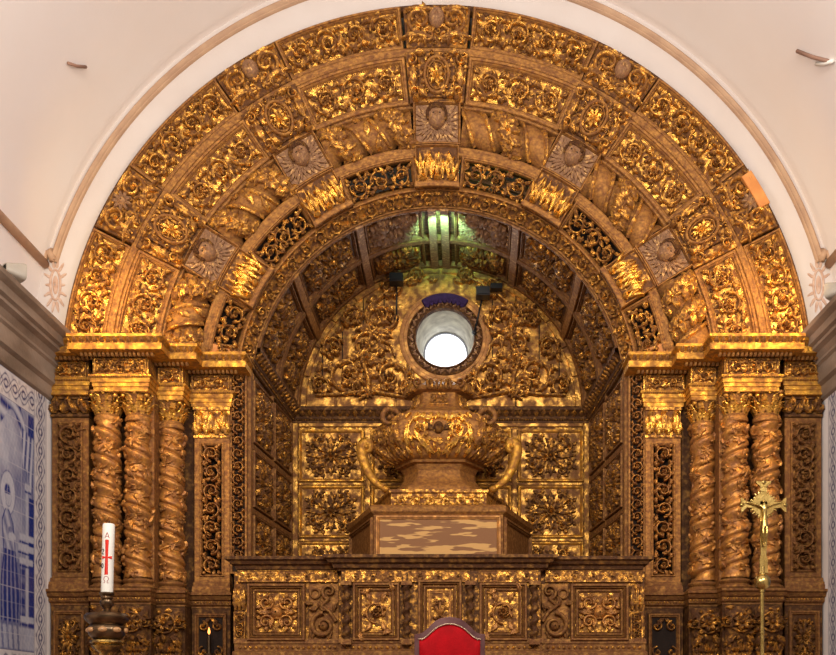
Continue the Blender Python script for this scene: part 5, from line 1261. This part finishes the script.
R=np.array([2.4,2.1,2.6,1.9,1.0,1.9, 1.3,1.0,.75,.8,1.3,1.0,.75,.8, 1.7,1.25,.8,.8,1.7,1.25,.8,.8])*k
m_=skin('corpus',V,E,R,M['brass'],t)
m=MB(); lathe(m,[(2.3*k,-15.5*k),(3.1*k,-16*k),(3.2*k,-19*k),(3.6*k,-22.5*k),(2.6*k,-23*k)],(qx,QY-.028,zc),16); build('loincloth',m,M['brass'],t,sharp=SH)
bz=Z(582,QY); m=MB(); sphere(m,(qx-.01,QY,bz),.070,24,16); build('ball_knop',m,M['brass'],t)
m=MB(); lathe(m,[(.012,-.0),(.024,.005),(.024,.02),(.015,.03),(.015,.075)],(qx-.005,QY,bz+.055),20); build('socket',m,M['brass'],t,sharp=SH)
m=MB(); lathe(m,[(.018,DZ+.05),(.018,2.2),(.022,2.205),(.022,2.22),(.018,2.225),(.018,bz-.09),(.024,bz-.085),(.024,bz-.06)],(qx-.012,QY,0),20); build('staff',m,M['brass'],t,sharp=SH)
m=MB(); lathe(m,[(.16,DZ),(.16,DZ+.02),(.10,DZ+.035),(.03,DZ+.06),(.022,DZ+.12)],(qx-.012,QY,0),32); build('stand_base',m,M['bronze'],t,sharp=SH)
# small vigil flame lamp in the pierced left pedestal
fx=X(209,10.1); t=thing('vigil_light','tiny burning candle in front of the pierced panel low on the left','candle',(fx,10.10,2.2))
m=MB(); lathe(m,[(0,2.12),(.018,2.12),(.018,2.30),(0,2.30)],(fx,10.10,0),12); lathe(m,[(0,2.08),(.05,2.09),(.055,2.12),(0,2.12)],(fx,10.10,0),16); build('candle_body',m,M['bronze'],t,sharp=SH)
m=MB(); lathe(m,[(0,2.31),(.012,2.325),(.014,2.34),(.007,2.37),(0,2.39)],(fx,10.10,0),12); build('flame',m,emit('flame',(1.,.35,.08),3.),t)
# floodlights standing on the side cornices
M['lamp_glass']=plain('milky_lamp_housing',(.40,.35,.29),.35,scale=10)
for s in (-1,1):
    lx,ly,lz=s*3.70,(8.80 if s<0 else 9.2),5.40
    t=thing('floodlight','small pale floodlight standing on the %s stone cornice'%LN[s],'floodlight',(lx,ly,5.215),'floodlights on the side cornices')
    S=None; m=MB(); P=[]
    for y_,w_,h_ in ((-.08,.03,.03),(-.08,.05,.04),(.0,.07,.06),(.06,.088,.075),(.08,.088,.075)):
        row=[]
        for q in range(24):
            a=2*PI*q/24; c_,s_=math.cos(a),math.sin(a); e=.5
            row.append((lx+w_*math.copysign(abs(c_)**e,c_),ly+y_,lz+.02+h_*math.copysign(abs(s_)**e,s_)))
        P.append(row)
    P.append([(lx,ly+.075,lz+.02)]*24); m.grid(np.array(P),cv=True)
    v=m.arr(); c_,s_=math.cos(-.7*s*-1),math.sin(-.7*s*-1); 
    rot=lambda v,lx=lx,ly=ly,c_=c_,s_=s_: np.stack([lx+(v[:,0]-lx)*c_-(v[:,1]-ly)*s_,ly+(v[:,0]-lx)*s_+(v[:,1]-ly)*c_,v[:,2]],-1)
    m2=MB(); m2.join(m,rot); build('housing',m2,M['lamp_glass'],t,sharp=SH)
    m=MB(); box(m,lx-.05,lx+.05,ly-.04,ly+.04,5.213,5.23); tube(m,[(lx,ly,5.22),(lx,ly,5.34)],.012,8); build('bracket',m,M['stone'],t,smooth=False)
# fittings on the vault
def onvault(px,py):
    # intersect the view ray with the vault
    dx,dz=(px-VX)/1000,(VY-py)/1000; y=5.
    lo,hi=4,12
    f=lambda y: math.hypot(CX+dx*y,EYE+dz*y-VC)-(VR-.015)
    for _ in range(50):
        mid=(lo+hi)/2
        if f(mid)<0: lo=mid
        else: hi=mid
    return (CX+dx*lo,lo,EYE+dz*lo)
M['rust']=plain('rusty_iron',(.30,.17,.12),.6)
for (a,b,c_),lab,mt in (((( 68,63),(86,67),.014),'short rusty iron bar set in the upper left of the white vault','rust'),(((797,51),(828,61),.016),'longer brown iron bar set in the upper right of the white vault','rust'),(((816,64),(833,61),.016),'short white tube lamp beside the iron bar on the upper right vault','wax')):
    p,q=onvault(*a),onvault(*b); t=thing('vault_fitting',lab,'tube lamp' if mt=='wax' else 'iron bar',p); m=MB(); tube(m,[p,tuple((np.array(p)+np.array(q))/2-np.array((0,0,.01))),q],c_,8); build('bar',m,M[mt],t)

# ------------------------------------------------------------------ light
w=bpy.data.worlds.new('World'); sc.world=w; w.use_nodes=True; bg=w.node_tree.nodes['Background']; bg.inputs[0].default_value=(.80,.69,.58,1); bg.inputs[1].default_value=.24
def area(name,loc,tgt,size,power,col,size_y=None):
    d=bpy.data.lights.new(name,'AREA'); d.shape='RECTANGLE'; d.size=size; d.size_y=size_y or size; d.energy=power; d.color=col
    o=bpy.data.objects.new(name,d); COL.objects.link(o); o.location=loc
    from mathutils import Vector
    o.rotation_euler=(Vector(tgt)-Vector(loc)).to_track_quat('-Z','Y').to_euler(); return o
def spot(name,loc,tgt,power,col,ang,blend=.6,rad=.06):
    d=bpy.data.lights.new(name,'SPOT'); d.energy=power; d.color=col; d.spot_size=math.radians(ang); d.spot_blend=blend; d.shadow_soft_size=rad
    o=bpy.data.objects.new(name,d); COL.objects.link(o); o.location=loc
    from mathutils import Vector
    o.rotation_euler=(Vector(tgt)-Vector(loc)).to_track_quat('-Z','Y').to_euler(); return o
area('nave_fill_light',(0,-1.5,7.4),(0,10,5.2),3.5,470,(1.,.95,.89),1.5)  # added soft fill from behind the camera, no window built there
area('nave_side_fill_left',(-3.4,2.5,6.2),(1.5,10,5.6),1.0,190,(1.,.86,.70))  # this pair is added side fill, with no real source behind it
area('nave_side_fill_right',(3.4,2.5,6.2),(-1.5,10,5.6),1.0,200,(1.,.90,.80))
area('vault_fill_light',(0,4.5,4.2),(0,8.6,9.0),2.0,120,(1.,.94,.90))  # added fill that brightens the vault, no fitting stands here
for s in (-1,1):
    spot('cornice_flood_%s'%LN[s],(s*3.45,8.9,5.72),(s*2.75,9.95,5.15),80,(1.,.66,.26),105,.8,.10)
    spot('cornice_flood_up_%s'%LN[s],(s*3.2,8.9,5.35),(s*2.8,10.1,6.4),40,(1.,.70,.32),120,.9,.08)
    spot('cornice_flood_down_%s'%LN[s],(s*3.1,8.5,5.0),(s*2.55,10.,3.9),50,(1.,.64,.30),80,.9,.12)
spot('niche_top_light',(0.02,10.42,6.50),(0.06,10.9,6.97),75,(.30,1.,.66),100,.7,.04)
spot('attic_light',(0.,10.5,7.25),(.3,10.4,6.9),40,(.25,1.,.62),150,.7,.04)
area('window_daylight',(OX,11.98,OZ),(OX,10,4.5),.5,14,(.85,.92,1.))
cd=bpy.data.cameras.new('Camera'); cam=bpy.data.objects.new('Camera',cd); COL.objects.link(cam); cam.location=(CX,0,EYE); cam.rotation_euler=(PI/2,0,0)
cd.sensor_width=36; cd.lens=36*1000/836; cd.shift_x=-(VX-418)/836; cd.shift_y=(VY-327.5)/836; sc.camera=cam
sc.view_settings.view_transform='Standard'; sc.view_settings.look='None'; sc.view_settings.exposure=0; sc.view_settings.gamma=1
sc.cycles.use_denoising=True; sc.cycles.max_bounces=6
